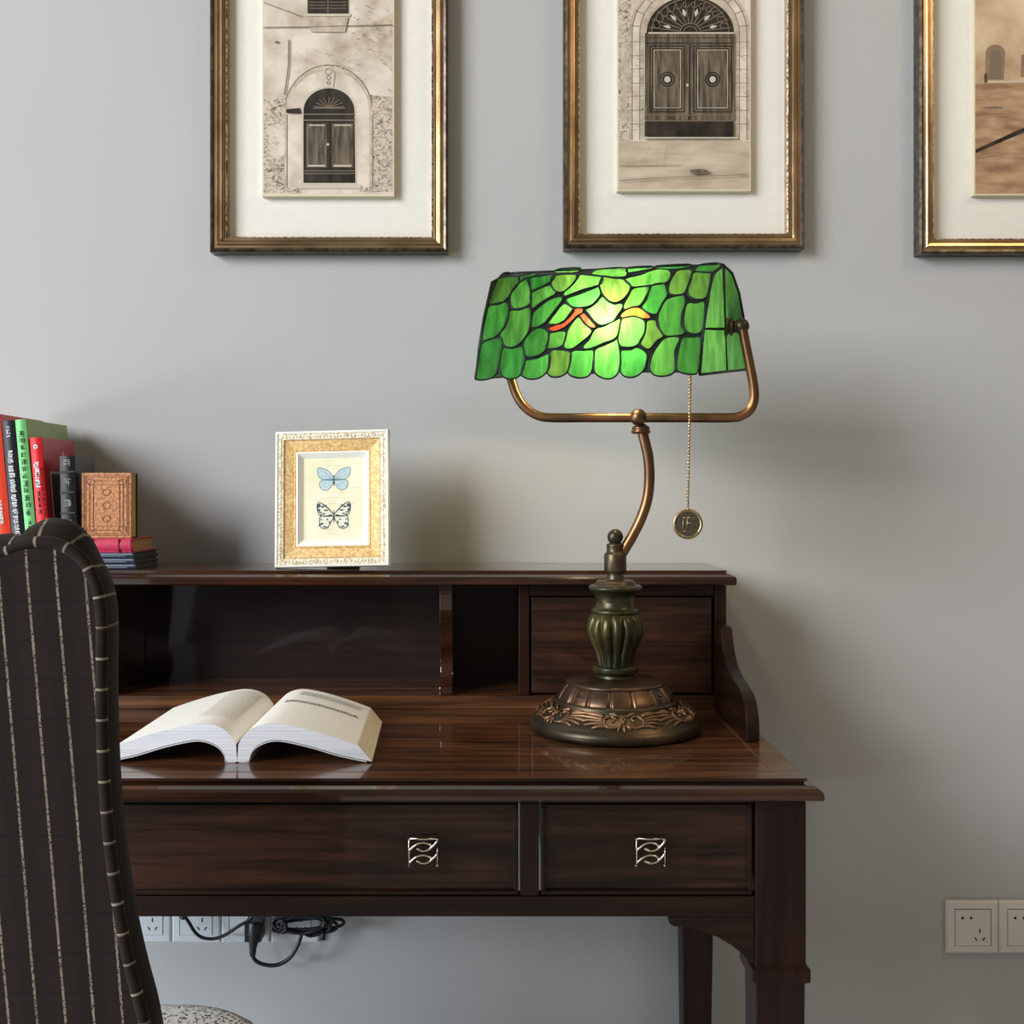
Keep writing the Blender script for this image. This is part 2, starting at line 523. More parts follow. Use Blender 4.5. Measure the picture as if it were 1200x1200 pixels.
for s in (0, 1):
    f_ = (lambda x: mx(x)) if s else (lambda x: x)
    a, b = sorted((f_(.320), f_(.337)))
    MB().box(a, b, HF, -.012, DT, HB).build('hutch_side', M['wood_z'], desk, .001)
    a, b = sorted((f_(.0291), f_(.0450)))
    MB().box(a, b, HF+.001, -.018, DT+.0205, HB).build('hutch_divider', M['wood_z'], desk, .001)
    # curved divider
    a, b = sorted((f_(-.0886), f_(-.0696)))
    cv_ = smooth_pts([(0, HF, HB), (0, HF, .93), (0, HF+.003, .90), (0, HF+.011, .868), (0, HF+.022, .840), (0, HF+.027, .822), (0, HF+.023, .808), (0, HF+.010, .798), (0, HF, .793), (0, HF, DT+.0205)], 4)
    pr = [(p.y, p.z) for p in cv_]+[(-.018, DT+.0205), (-.018, HB)]
    MB().prism([(a, y, z) for y, z in pr], (b-a, 0, 0)).build('curved_divider', M['edge'], desk, .001)
    # scroll bracket
    pr = [(-.1665, .888), (-.200, .889), (-.213, .886), (-.222, .872), (-.236, .853), (-.258, .838), (-.285, .829), (-.312, .824), (-.338, .819), (-.356, .812), (-.367, .802), (-.3745, .789), (-.377, .775), (-.377, DT+.0005), (-.1665, DT+.0005)]
    sm = smooth_pts([(0, y, z) for y, z in pr[1:14]], 4)
    pts = [Vector((0, *pr[0]))]+sm+[Vector((0, *pr[14]))]
    a, b = sorted((f_(.318), f_(.335)))
    MB().prism([(a, p.y, p.z) for p in pts], (b-a, 0, 0)).build('scroll_bracket', M['wood_y'], desk, .0015, 3)
    # hutch drawer
    a, b = sorted((f_(.0460), f_(.3185)))
    dr = MB().box(a+.002, b-.002, HF+.004, -.03, DT+.023, .926).build('hutch_drawer', M['wood_drawer'], desk, .0015)
    bb = MB()
    zc = (DT+.022+.926)/2
    bb.box(a+.002, b-.002, HF+.0035, HF+.0042, .8535, .8545)
    bb.build('drawer_seam', M['wood_in'], dr)
    MB().box(a, b, HF+.001, HF+.02, .928, HB).build('hutch_rail', M['wood'], desk, .001)
MB().box(mx(.3195), .3195, HF, -.012, DT+.0003, DT+.020).build('hutch_base', M['wood_top'], desk, .0012)
MB().box(mx(.3195), .3195, -.016, -.006, DT+.02, HB).build('hutch_back', wood('back_panel_wood', (.016, .009, .008), (.032, .018, .015), 'X', .4, .3), desk)

# ------------------------------------------------------------------ table lamp
LY = -.293
ZL = LY-CAM_Y
K = ZL/FPX
LX = (721-VX)*K
lamp = empty('banker_lamp', (LX, LY, DT), 'bronze table lamp with green stained glass shade, lit, standing on the desk', 'lamp')


def L(r, h): return (r*K, h*K)


def interp(prof, n=4):
    q = smooth_pts([Vector((r, h, 0)) for r, h in prof], n)
    return [(max(p.x, .0001), p.y) for p in q]


prof = [(96, 0.5), (99, 2), (100, 6), (99.5, 10), (97, 13), (95.5, 14.5)]+[(95, 15.5), (91, 20), (85, 24.5), (78, 28), (73.5, 30), (72.5, 31.5)]
m = MB()
m.lathe([L(0.1, 1)]+[L(r, h) for r, h in prof]+[L(73, 34), L(71.5, 36), L(69, 36.5), L(30, 37)], (LX, LY, DT), 96)
base = m.build('lamp_base', M['bronze_dk'], lamp)
# fluted tier
fl = interp([(68.5, 35), (67.5, 39), (64, 45), (60, 50), (57.5, 53)], 4)


def flute(r, z, t, k):
    a = abs(math.cos((t+PI/2)*8))
    return r*(1-.045*max(0, 1-a*3.2))


m = MB().lathe([L(r, h) for r, h in fl], (LX, LY, DT), 288, fn=flute, cap=False)
m.lathe([L(57, 52.5), L(58, 53.5), L(57.5, 55.5), L(55.5, 56.5), L(50, 57.5), L(30, 60), L(24, 60.5)], (LX, LY, DT), 96)
m.build('fluted_tier', noisy('warm_bronze', (.07, .048, .035), (.19, .105, .06), (16, 16, 16), .36, .8, lo=.35, hi=.7), lamp)
# letters on the fluted tier


def tier_pt(theta, h, lift=.0):
    hs = [q[1] for q in fl]; r = 60
    for i in range(len(fl)-1):
        if fl[i][1] <= h <= fl[i+1][1]:
            r = fl[i][0]+(fl[i+1][0]-fl[i][0])*(h-fl[i][1])/max(1e-6, fl[i+1][1]-fl[i][1])
    r = r*K+lift
    return Vector((LX+r*math.cos(theta), LY+r*math.sin(theta), DT+h*K))


for th0 in (-PI/2-PI/4, -PI/2+PI/4):
    m = MB()
    def q(u, v): return tier_pt(th0+u*.13, 44.3+v*8.2, .0005)
    for st in ([(-.5, -.9), (-.5, 0), (-.5, .9)], [(-.5, .9), (.1, .9), (.7, .85)], [(-.5, .15), (.1, .15), (.5, .1)], [(-.15, .5), (-.15, -.7)]):
        m.tube([q(*s) for s in st], .0007, 6)
    m.build('letter_f', M['lead'], lamp)


def dome(theta, t, lift=0):
    """t 0 at the upper ring, 1 at the rim"""
    pr = [(72.5, 31.5), (78, 28), (85, 24.5), (91, 20), (95, 15.5)]
    s = t*(len(pr)-1); i = min(int(s), len(pr)-2); f = s-i
    r = pr[i][0]+(pr[i+1][0]-pr[i][0])*f; h = pr[i][1]+(pr[i+1][1]-pr[i][1])*f
    return Vector((LX+(r*K+lift)*math.cos(theta), LY+(r*K+lift)*math.sin(theta), DT+h*K+lift*.9))


m = MB()
for k in range(6):
    th = -PI/2+k*PI/3

    def D(u, t): return dome(th+u*1.35, t, .0006)
    for s in (-1, 1):
        # C scroll
        m.tube(smooth_pts([D(s*.03, .62), D(s*.09, .80), D(s*.17, .70), D(s*.19, .40), D(s*.13, .2), D(s*.08, .35), D(s*.11, .5)], 4), [.0012+.0010*math.sin(PI*i/24) for i in range(25)], 6)
        # leaf fan
        for (u1, t1, u2, t2) in [(.20, .25, .42, .12), (.20, .4, .44, .32), (.19, .5, .42, .55), (.18, .62, .37, .74), (.16, .75, .29, .88), (.05, .2, .15, .05), (.21, .2, .33, .04)]:
            m.tube(smooth_pts([D(s*u1, t1), D(s*(u1*.45+u2*.55), (t1+t2)/2-.05), D(s*u2, t2)], 4), [.0009+.0021*math.sin(PI*min(1, (i+1)/9)) for i in range(9)], 6, flat=.6)
    for (u2, t2) in [(-.06, .95), (0, 1.02), (.06, .95), (-.03, .15), (.03, .15)]:
        m.tube([D(0, .55), D(u2*.7, (.55+t2)/2), D(u2, t2)], [.0010, .0026, .0006], 6, flat=.6)
    m.ball(D(0, .5), .0030, 10, 8)
m.build('leaf_ornament', M['copper'], lamp)
# vase stem
m = MB()
m.lathe([L(r, h) for r, h in interp([(23, 60), (22, 63), (22.5, 65), (26, 66), (27, 69), (26.5, 73), (23, 74.5)], 3)], (LX, LY, DT), 64)
m.build('stem_collar', M['olive'], lamp)
vase = interp([(21, 74), (22, 80), (25, 92), (30, 103), (33.5, 113), (33.5, 121), (31, 129), (26.5, 135)], 5)


def lobe(r, z, t, k):
    u = k/(len(vase)-1); a = abs(math.cos((t+PI/2)*7))
    return r*(1-.17*(1-a)**1.5*math.sin(PI*min(1, max(0, u*.92+.06))))


m = MB().lathe([L(r, h) for r, h in vase], (LX, LY, DT), 256, fn=lobe)
m.lathe([L(r, h) for r, h in interp([(26, 134), (28, 136), (28, 139), (25, 141), (23, 146), (22.5, 150), (24, 156), (28, 160.5), (31, 163), (31, 166), (28, 168)], 4)], (LX, LY, DT), 96)
m.build('vase_stem', M['olive'], lamp)
m = MB().lathe([L(r, h) for r, h in [(28, 167.5), (23, 168.5), (23, 171.5), (21, 173), (11, 173.5), (10, 175), (10.5, 178), (8.5, 180), (12, 183), (13, 185), (13, 203), (12, 205), (10.5, 206), (10, 208), (10, 213), (10.5, 215), (8, 216.5), (6, 218)]], (LX, LY, DT), 48)
m.ball((LX, LY, DT+224*K), 9.3*K, 24, 16)
m.build('finial', M['bronze_dk'], lamp)


def LP(px, py, Y=LY): return P(px, py, Y)


m = MB()
m.tube(smooth_pts([LP(725, 655), LP(731, 645), LP(741, 628), LP(751, 608), LP(758.5, 585), LP(761, 560), LP(759.5, 535), LP(755, 515), LP(751, 498)], 6), 6.3*K, 16)
m.build('curved_arm', M['bronze'], lamp)


def YY(px): return -.327+(868-px)/278*.062


m = MB()
yk = [(870, 384), (873, 400), (878, 425), (883, 452), (883.5, 468), (879, 480), (868, 487.5), (855, 489.5), (800, 489.5), (748, 489.5), (690, 489.5), (645, 489.5), (628, 486), (614, 476), (605, 462), (600, 447), (592, 420), (586, 390)]
m.tube(smooth_pts([P(a, b, YY(a)) for a, b in yk], 5), 5.6*K, 16)
m.build('yoke', M['bronze'], lamp)
m = MB().ball(P(748, 489, -.302), 10*K, 24, 16)
c = P(751, 504, LY)
m.lathe([(9*K, -4.5*K), (11*K, -3.5*K), (11.5*K, -1*K), (9.5*K, 0), (10.5*K, 1*K), (10.5*K, 3*K), (8*K, 5*K)], c, 32)
m.build('yoke_joint', M['bronze'], lamp)

# shade


def shoulder(px): return 324-5*(px-585)/249


def shadeY(px, py):
    sh = shoulder(px)
    v = (py-sh)/(443-sh)
    t = (px-(585-28*max(0, v)))/(249+13*max(0, v))
    ax = -.262-.062*t
    if v >= 0:
        vv = min(v, 1.05)
        off = -.020-.043*(1-(max(0, 1-vv))**1.6)
    else:
        rid = 320-10*(px-600)/248
        u = min(1, max(0, (sh-py)/max(1.5, sh-rid)))
        off = -.020*(1-u)
    return ax+off


def SP(px, py, lift=0): return P(px, py, shadeY(px, py)+lift)


shade = empty('lamp_shade', (LX, LY, DT), None, None)
shade.parent = lamp
shade.location = (0, 0, 0)
A = [
 [(300, 175), (440, 165), (445, 215), (400, 270), (360, 330), (300, 372), (240, 375), (215, 360), (230, 310), (265, 240)],
 [(455, 215), (520, 180), (535, 215), (540, 270), (548, 330), (535, 375), (480, 402), (420, 408), (392, 385), (388, 330), (405, 270)],
 [(530, 180), (620, 158), (722, 155), (705, 195), (630, 235), (560, 265), (540, 230)],
 [(730, 155), (905, 150), (895, 190), (850, 240), (800, 275), (755, 275), (722, 250), (710, 205)],
 [(920, 150), (1020, 155), (1105, 170), (1090, 215), (1040, 235), (950, 260), (870, 290), (815, 310), (810, 285), (860, 240), (905, 185)],
 [(560, 285), (690, 230), (705, 240), (740, 290), (680, 325), (610, 370), (560, 410), (552, 360)],
 [(780, 320), (790, 345), (740, 410), (680, 490), (640, 530), (560, 555), (562, 470), (580, 430), (640, 380), (700, 340)],
 [(830, 335), (930, 300), (1030, 260), (1075, 245), (1090, 290), (1060, 340), (1010, 385), (940, 398), (880, 395), (845, 375)],
 [(1115, 165), (1180, 175), (1270, 185), (1325, 240), (1290, 310), (1240, 350), (1190, 360), (1140, 330), (1100, 280), (1085, 225)],
 [(225, 390), (350, 365), (372, 420), (360, 490), (330, 560), (285, 615), (220, 650), (165, 650), (175, 560), (200, 450)],
 [(385, 430), (460, 425), (535, 405), (545, 470), (535, 560), (510, 620), (460, 680), (400, 710), (345, 700), (320, 650), (305, 610), (345, 560), (375, 490)],
 [(805, 375), (870, 410), (880, 430), (830, 490), (780, 525), (700, 530), (690, 515), (740, 450)],
 [(980, 420), (1020, 400), (1070, 360), (1105, 320), (1150, 360), (1200, 380), (1260, 375), (1250, 420), (1210, 480), (1190, 505), (1120, 535), (1075, 530), (1030, 490), (1000, 450)],
 [(575, 575), (630, 565), (680, 600), (680, 660), (660, 730), (600, 775), (530, 785), (500, 760), (490, 700), (510, 640)],
 [(700, 605), (810, 590), (815, 640), (795, 690), (750, 715), (680, 722), (675, 690), (690, 650)],
 [(920, 480), (960, 530), (1020, 580), (1000, 620), (940, 670), (870, 720), (810, 715), (815, 660), (840, 580), (870, 530)],
 [(1050, 575), (1120, 550), (1200, 510), (1245, 490), (1240, 540), (1225, 610), (1190, 650), (1120, 675), (1040, 710), (980, 725), (960, 705), (1010, 650)],
 [(165, 685), (300, 640), (320, 680), (310, 760), (290, 850), (270, 920), (220, 955), (140, 965), (120, 940), (135, 850)],
 [(330, 720), (400, 725), (480, 710), (490, 770), (495, 830), (470, 910), (430, 950), (370, 955), (320, 930), (305, 880), (310, 800)],
 [(510, 815), (600, 800), (690, 765), (690, 850), (670, 900), (620, 945), (550, 960), (490, 940), (475, 910), (495, 850)],
 [(705, 745), (780, 735), (855, 755), (845, 850), (820, 910), (770, 940), (710, 940), (680, 910), (690, 850)],
 [(870, 745), (960, 740), (1035, 740), (1030, 830), (1015, 910), (970, 945), (890, 945), (840, 910), (855, 850)],
 [(1050, 735), (1120, 700), (1200, 665), (1220, 655), (1240, 760), (1240, 850), (1220, 920), (1170, 955), (1110, 950), (1050, 910), (1045, 830)],
 [(1020, 135), (1100, 105), (1280, 95), (1295, 130), (1280, 160), (1180, 162), (1080, 150)],
 [(730, 122), (790, 102), (930, 98), (900, 125), (760, 130)],
 [(460, 165), (520, 150), (600, 138), (560, 155), (500, 175), (462, 195)],
]
B = [
 [(55, 740), (130, 735), (180, 715), (250, 765), (245, 830), (225, 890), (160, 940), (90, 940), (50, 900), (55, 820)],
 [(400, 640), (505, 640), (470, 740), (470, 830), (465, 900), (420, 930), (340, 935), (290, 905), (275, 850), (300, 760), (340, 700)],
 [(530, 640), (610, 635), (670, 640), (665, 760), (650, 900), (610, 920), (550, 915), (495, 890), (485, 830), (500, 730)],
 [(65, 490), (150, 475), (220, 500), (240, 540), (225, 620), (180, 690), (110, 710), (50, 700), (30, 650), (45, 560)],
 [(255, 510), (320, 505), (330, 550), (380, 620), (330, 660), (270, 725), (215, 700), (200, 670), (240, 600)],
 [(150, 255), (260, 240), (265, 270), (230, 340), (195, 385), (140, 395), (80, 415), (75, 380), (110, 320)],
 [(290, 235), (385, 220), (405, 270), (410, 310), (370, 370), (330, 450), (270, 440), (215, 400), (255, 340)],
 [(430, 330), (535, 310), (550, 370), (525, 450), (520, 540), (545, 600), (480, 620), (400, 620), (360, 580), (340, 500), (350, 430), (390, 360)],
 [(570, 370), (640, 370), (700, 360), (700, 450), (690, 560), (660, 600), (610, 605), (560, 580), (540, 530), (545, 450)],
 [(90, 180), (200, 150), (320, 110), (410, 110), (440, 140), (420, 190), (380, 210), (280, 225), (160, 240), (120, 220)],
 [(500, 115), (590, 110), (605, 130), (580, 200), (560, 250), (540, 290), (480, 300), (430, 290), (420, 250), (440, 190), (470, 140)],
 [(620, 130), (760, 140), (745, 220), (720, 310), (680, 335), (620, 330), (580, 300), (575, 250), (600, 190)],
 [(640, 95), (690, 68), (830, 62), (760, 122), (640, 116)],
 [(110, 95), (280, 84), (290, 98), (220, 112), (110, 128)],
 [(330, 82), (560, 68), (600, 80), (520, 96), (460, 100), (350, 98)],
]
RED = [[(690, 560), (760, 535), (820, 500), (870, 430), (900, 410), (950, 415), (940, 450), (910, 460), (850, 520), (790, 565), (720, 585), (695, 575)],
       [(950, 450), (970, 455), (1010, 500), (1050, 545), (1045, 560), (1010, 555), (970, 520), (935, 470)]]
ORG = [[(1255, 455), (1310, 415), (1380, 405), (1430, 430), (1480, 480), (1420, 485), (1350, 465), (1260, 480)]]


def topx(p): return (540+p[0]/6.6667, 300+p[1]/6.6667)


panes = [([topx(p) for p in q], 0) for q in A]+[([topx((p[0]+1200, p[1])) for p in q], 0) for q in B]
panes += [([topx(p) for p in q], 1) for q in RED]+[([topx(p) for p in q], 2) for q in ORG]


def inside(x, y, poly):
    c = False; n = len(poly)
    for i in range(n):
        x1, y1 = poly[i]; x2, y2 = poly[i-1]
        if (y1 > y) != (y2 > y) and x < (x2-x1)*(y-y1)/(y2-y1)+x1: c = not c
    return c


gm, lm = MB(), MB()
rng = random.Random(3)
smooth_panes = []
for poly, mi in panes:
    sp = [(p.x, p.y) for p in smooth_pts([Vector((a, b, 0)) for a, b in poly], 3, True)]
    ar = sum(sp[i-1][0]*sp[i][1]-sp[i][0]*sp[i-1][1] for i in range(len(sp)))
    sg = 1 if ar > 0 else -1
    if sp[0][1] < 1e9:
        nsp = []
        for i in range(len(sp)):
            a, b = sp[i-1], sp[(i+1) % len(sp)]
            dx, dy = b[0]-a[0], b[1]-a[1]; l_ = math.hypot(dx, dy) or 1
            nsp.append((sp[i][0]+sg*dy/l_*.6, sp[i][1]-sg*dx/l_*.6))
        sp = nsp
    smooth_panes.append(sp)
    cx = sum(a for a, b in sp)/len(sp); cy = sum(b for a, b in sp)/len(sp)
    rings = [[(cx+(a-cx)*s, cy+(b-cy)*s) for a, b in sp] for s in (1, .66, .33)]
    n = len(sp); v = []
    for rg in rings: v += [SP(a, b) for a, b in rg]
    v.append(SP(cx, cy))
    f = []
    for k in range(2):
        for i in range(n):
            j = (i+1) % n; f.append((k*n+i, k*n+j, (k+1)*n+j, (k+1)*n+i))
    for i in range(n): f.append((2*n+i, 2*n+(i+1) % n, 3*n))
    f0 = len(gm.f)
    gm.add(v, f, mi, True)
    br = rng.uniform(.6, 1.15); wm = rng.choice([.6, .7, .8, 1.0, 1.5])
    if mi == 0:
        for i in range(f0, len(gm.f)): gm.tint[i] = (br*wm, br, br*rng.uniform(.6, 1.3) if i == f0 else br, 1)
    lm.tube([SP(a, b, -.0004) for a, b in sp], .0012, 6, closed=True)
# lead filling the wider joints
outl = [(587, 323), (602, 320.5), (848, 311), (835, 320), (828, 365), (821, 434), (800, 436), (562, 440), (572, 357)]
st = 1.5
y = 310.0
while y < 446:
    x = 556.0
    while x < 848:
        if inside(x, y, outl) and not any(inside(x, y, q) for q in smooth_panes):
            h = st/2+.05
            lm.add([SP(x-h, y-h), SP(x+h, y-h), SP(x+h, y+h), SP(x-h, y+h)], [(0, 1, 2, 3)])
        x += st
    y += st
# edges of the front
lm.tube(smooth_pts([SP(a, b) for a, b in [(600, 320.5), (587, 323), (571, 357), (564, 395), (557, 444)]], 4), .0017, 6)
lm.tube([SP(x, 320-10*(x-600)/248) for x in range(600, 849, 8)], .0017, 6)
# end caps


def CY(px): return -.387+.002232*(px-819)


def CP(px, py): return P(px, py, CY(px))


capo = [(820, 439), (823, 400), (827, 365), (834, 321), (848, 310.5), (858, 320), (866, 343), (871, 370), (874, 400), (876, 433)]
cpan = [[(834.5, 323), (847, 313), (849.5, 384.5), (825, 384.5)], [(824.5, 386), (850, 386), (851.5, 435), (820.5, 438)],
        [(848.5, 313), (857.5, 321), (865, 343), (870, 370), (872.5, 385), (850, 385)], [(850, 386), (872.5, 386), (875, 433), (852, 435)]]
shiftL = SP(557, 444)-SP(820, 439)
for sh in (Vector((0, 0, 0)), shiftL):
    for q in cpan:
        f0 = len(gm.f); gm.add([CP(*p)+sh for p in q], [list(range(len(q)))], 0)
        gm.tint[f0] = (.9, .85, 1.3, 1)
        lm.tube([CP(*p)+sh for p in q], .0014, 6, closed=True)
    lm.tube([CP(*p)+sh for p in capo], .0019, 6, closed=True)
# back panel, regular rows of panes
bk = [capo[4], capo[5], capo[6], capo[7], capo[9]]
bR = [CP(*p) for p in bk]; bL = [p+shiftL for p in bR]
bR[0] = SP(848, 310); bL[0] = SP(600, 320)
for k in range(4):
    n = 9
    for i in range(n):
        a, b = (i/n, (i+1)/n)
        q = [bL[k].lerp(bR[k], a), bL[k].lerp(bR[k], b), bL[k+1].lerp(bR[k+1], b), bL[k+1].lerp(bR[k+1], a)]
        f0 = len(gm.f); gm.add(q, [(0, 1, 2, 3)], 0); br = rng.uniform(.6, 1.2); gm.tint[f0] = (br, br, br, 1)
        lm.tube(q, .0013, 5, closed=True)
for i in range(len(gm.f)): gm.tint.setdefault(i, (1, 1, 1, 1))
gm.build('glass_panes', [M['green_glass'], M['red_glass'], M['orange_glass']], shade, fix=False)
lm.build('lead_lines', M['lead'], shade, fix=False)
# pivots
for sh in (Vector((0, 0, 0)), shiftL):
    sg = 1 if sh.length == 0 else -1
    c = CP(849, 383)+sh
    ax = Vector((1, -.22, 0)).normalized()*sg
    m = MB()
    for d0, d1, r in [(0, 4, 10.5), (4.3, 6.5, 9), (6.8, 9.5, 10.5), (9.5, 14, 7)]:
        m.tube([c+ax*d0*K, c+ax*d1*K], r*K, 24)
    m.ball(c+ax*19*K, 9*K, 24, 16)
    m.build('pivot_knob', M['bronze_dk'], lamp)
# bulb and socket
bc = P(716, 380, -.284)
m = MB().ball(bc, .020, 24, 16, sc=(1.3, 1, 1))
m.build('bulb', M['bulb'], lamp)
m = MB().tube([bc+Vector((.024, -.005, 0)), bc+Vector((.075, -.017, 0))], .014, 20)
m.build('bulb_socket', M['bronze_dk'], lamp)
pl = bpy.data.lights.new('bulb_light', 'POINT'); pl.energy = 3.2; pl.color = (1, .74, .42); pl.shadow_soft_size = .022
po = bpy.data.objects.new('bulb_light', pl); COL.objects.link(po); po.location = P(714, 382, -.303)
bpy.data.objects['bulb'].visible_shadow = True
# pull chain
CHY = -.335
m = MB()
n = 42
for i in range(n):
    f = i/(n-1)
    m.ball(P(809-3*f, 438+159*f, CHY), 1.75*K, 8, 6)
m.tube([P(809, 405, CHY+.01), P(809, 438, CHY)], .0007, 6)
m.tube([P(809, 440, CHY), P(806, 598, CHY)], .0006, 6)
chain = m.build('pull_chain', M['brass'], lamp)
cc = P(806, 614, CHY); R_ = 17*K
m = MB()


def disc(mb, c, r, y0, y1, mi=0, seg=48):
    mb.prism([(c.x+r*math.cos(2*PI*i/seg), c.y+y0, c.z+r*math.sin(2*PI*i/seg)) for i in range(seg)], (0, y1-y0, 0), mi)


disc(m, cc, R_*.86, -.0012, .0014, 1)
m.tube([(cc.x+R_*.9*math.cos(2*PI*i/48), cc.y, cc.z+R_*.9*math.sin(2*PI*i/48)) for i in range(48)], .0023, 8, closed=True)
for a, b in [((-.32, -.5), (-.32, .42)), ((-.32, .42), (-.02, .42)), ((-.05, .5), (-.05, -.42)), ((-.05, .42), (.42, .42)), ((-.05, .05), (.36, .05)), ((-.32, -.5), (-.05, -.42)), ((.42, .42), (.42, .28))]:
    m.tube([(cc.x+a[0]*R_, cc.y-.0014, cc.z+a[1]*R_), (cc.x+b[0]*R_, cc.y-.0014, cc.z+b[1]*R_)], .0007, 6)
m.tube([(cc.x, cc.y, cc.z+R_), (cc.x, cc.y, cc.z+R_*1.1)], .0012, 6)
md = m.build('pull_medallion', [M['brass'], M['brass_dk']], lamp)

# ------------------------------------------------------------------ wall pictures


def sweep_frame(mb, x0, x1, z0, z1, Y0, prof, mi=None):
    """prof: [(inset, outwards depth)] from outer back edge to the inner lip; Y0 wall side, depth goes to -Y"""
    ring = []
    for ins, d in prof:
        ring.append([(x0+ins, Y0-d, z0+ins), (x1-ins, Y0-d, z0+ins), (x1-ins, Y0-d, z1-ins), (x0+ins, Y0-d, z1-ins)])
    v = [p for r in ring for p in r]
    for k in range(len(prof)-1):
        f = [(4*k+i, 4*k+(i+1) % 4, 4*k+4+(i+1) % 4, 4*k+4+i) for i in range(4)]
        b = len(mb.v)
        mb.add([*ring[k], *ring[k+1]], [(i, (i+1) % 4, 4+(i+1) % 4, 4+i) for i in range(4)], mi[k] if mi else 0)


def sepia(name, c1, c2, sc, lo=.35, hi=.65, kind='NOISE', distort=0):
    return noisy(name, c1, c2, sc, .6, lo=lo, hi=hi, kind=kind, distort=distort, spec=.2)


def S(r, g, b): return tuple((x/255/12.92 if x/255 <= .04045 else ((x/255+.055)/1.055)**2.4) for x in (r, g, b))


M['f_out'] = noisy('frame_outer', S(74, 66, 56), S(112, 101, 88), (90, 90, 90), .35, .8, lo=.4, hi=.62)
M['f_gold'] = noisy('frame_gold', S(158, 128, 96), S(206, 178, 140), (20, 20, 20), .26, .95)
M['f_dark'] = plain('frame_groove', S(62, 46, 34), .35, .7)
M['f_silver'] = noisy('frame_fleck', S(96, 80, 64), S(226, 214, 196), (160, 160, 160), .3, .95, lo=.42, hi=.6)
M['mat'] = plain('mat_board', S(226, 224, 216), .9)
M['ivory_edge'] = plain('print_edge', S(215, 205, 180), .6)
M['st_light'] = sepia('sepia_plaster', S(176, 160, 142), S(222, 210, 196), (22, 22, 22), .3, .62)
M['st_rub'] = sepia('sepia_rubble', S(92, 80, 68), S(206, 192, 174), (150, 150, 190), .3, .55, distort=1.2)
M['st_mid'] = sepia('sepia_stone', S(168, 154, 136), S(204, 190, 172), (60, 60, 60))
M['st_dk'] = sepia('sepia_dark', S(34, 30, 26), S(62, 55, 46), (60, 200, 20))
M['st_door'] = sepia('sepia_door', S(70, 62, 52), S(120, 108, 90), (200, 60, 25))
M['st_line'] = plain('sepia_line', S(118, 104, 88), .7)
M['st_hi'] = plain('sepia_highlight', S(196, 186, 168), .7)
M['st_pave'] = sepia('sepia_paving', S(176, 158, 138), S(206, 190, 170), (14, 14, 60))
M['st_warm'] = sepia('sepia_fog', S(168, 138, 108), S(222, 200, 168), (9, 9, 9), .35, .65)
M['st_warm2'] = sepia('sepia_square', S(138, 104, 80), S(190, 156, 124), (18, 18, 60), .35, .65)
M['st_blur'] = sepia('sepia_distant', S(122, 98, 76), S(150, 124, 100), (20, 20, 20))
PM = ['st_light', 'st_rub', 'st_mid', 'st_dk', 'st_door', 'st_line', 'st_hi', 'st_pave', 'st_warm', 'st_warm2', 'st_blur', 'ivory_edge']
PI_ = {k: i for i, k in enumerate(PM)}

FPROF = [(0, 0), (0, .024), (.003, .0275), (.006, .0265), (.0068, .0245), (.0105, .0245), (.0125, .0265), (.0165, .0255), (.0185, .0215), (.0195, .0205), (.0215, .0205), (.0225, .0185), (.0245, .0185), (.0265, .0165), (.0265, .002)]
FMI = [0, 0, 0, 3, 2, 2, 2, 2, 3, 2, 3, 2, 1, 2]


def picture(x0, x1, z0, h, px0, px1, pz0, label, art):
    """x0..: outer frame at its front; px0.. print rectangle"""
    x1 = x0+x1
    root = empty('framed_picture', ((x0+x1)/2, -.012, z0), label, 'picture')
    fr = MB(); sweep_frame(fr, x0, x1, z0, z0+h, -.001, FPROF, FMI)
    fr.build('frame', [M['f_out'], M['f_silver'], M['f_gold'], M['f_dark']], root)
    MB().box(x0+.004, x1-.004, -.004, -.0012, z0+.004, z0+h-.004).build('mat_board', M['mat'], root)
    pz1 = z0+h-(pz0-z0)
    MB().box(px0, px1, -.0165, -.004, pz0, pz1).build('print_mount', M['ivory_edge'], root, .0006)
    YP = -.0166
    mb = MB(); lay = [0]

    def pp(pts, mat, r=0):
        lay[0] += 1
        q = [P(a, b, YP-.00002*lay[0]) for a, b in pts]
        for p in q:
            p.x = min(max(p.x, px0+.0025), px1-.0025); p.z = min(max(p.z, pz0+.0025), pz1-.0025)
        mb.poly(q, PI_[mat])
    art(pp, px0, px1, pz0, pz1)
    mb.build('print', [M[k] for k in PM], root, fix=False)
    return root


def cr(ox, oy, s):
    return lambda pts: [(ox+a/s, oy+b/s) for a, b in pts]


def arc(cx, cy, rx, ry, a0, a1, n=20):
    return [(cx+rx*math.cos(a0+(a1-a0)*i/n), cy-ry*math.sin(a0+(a1-a0)*i/n)) for i in range(n+1)]


def line(pp, c, pts, w, mat):
    for (x1, y1), (x2, y2) in zip(pts[:-1], pts[1:]):
        dx, dy = x2-x1, y2-y1; l = math.hypot(dx, dy) or 1; nx, ny = -dy/l*w/2, dx/l*w/2
        pp(c([(x1+nx, y1+ny), (x2+nx, y2+ny), (x2-nx, y2-ny), (x1-nx, y1-ny)]), mat)


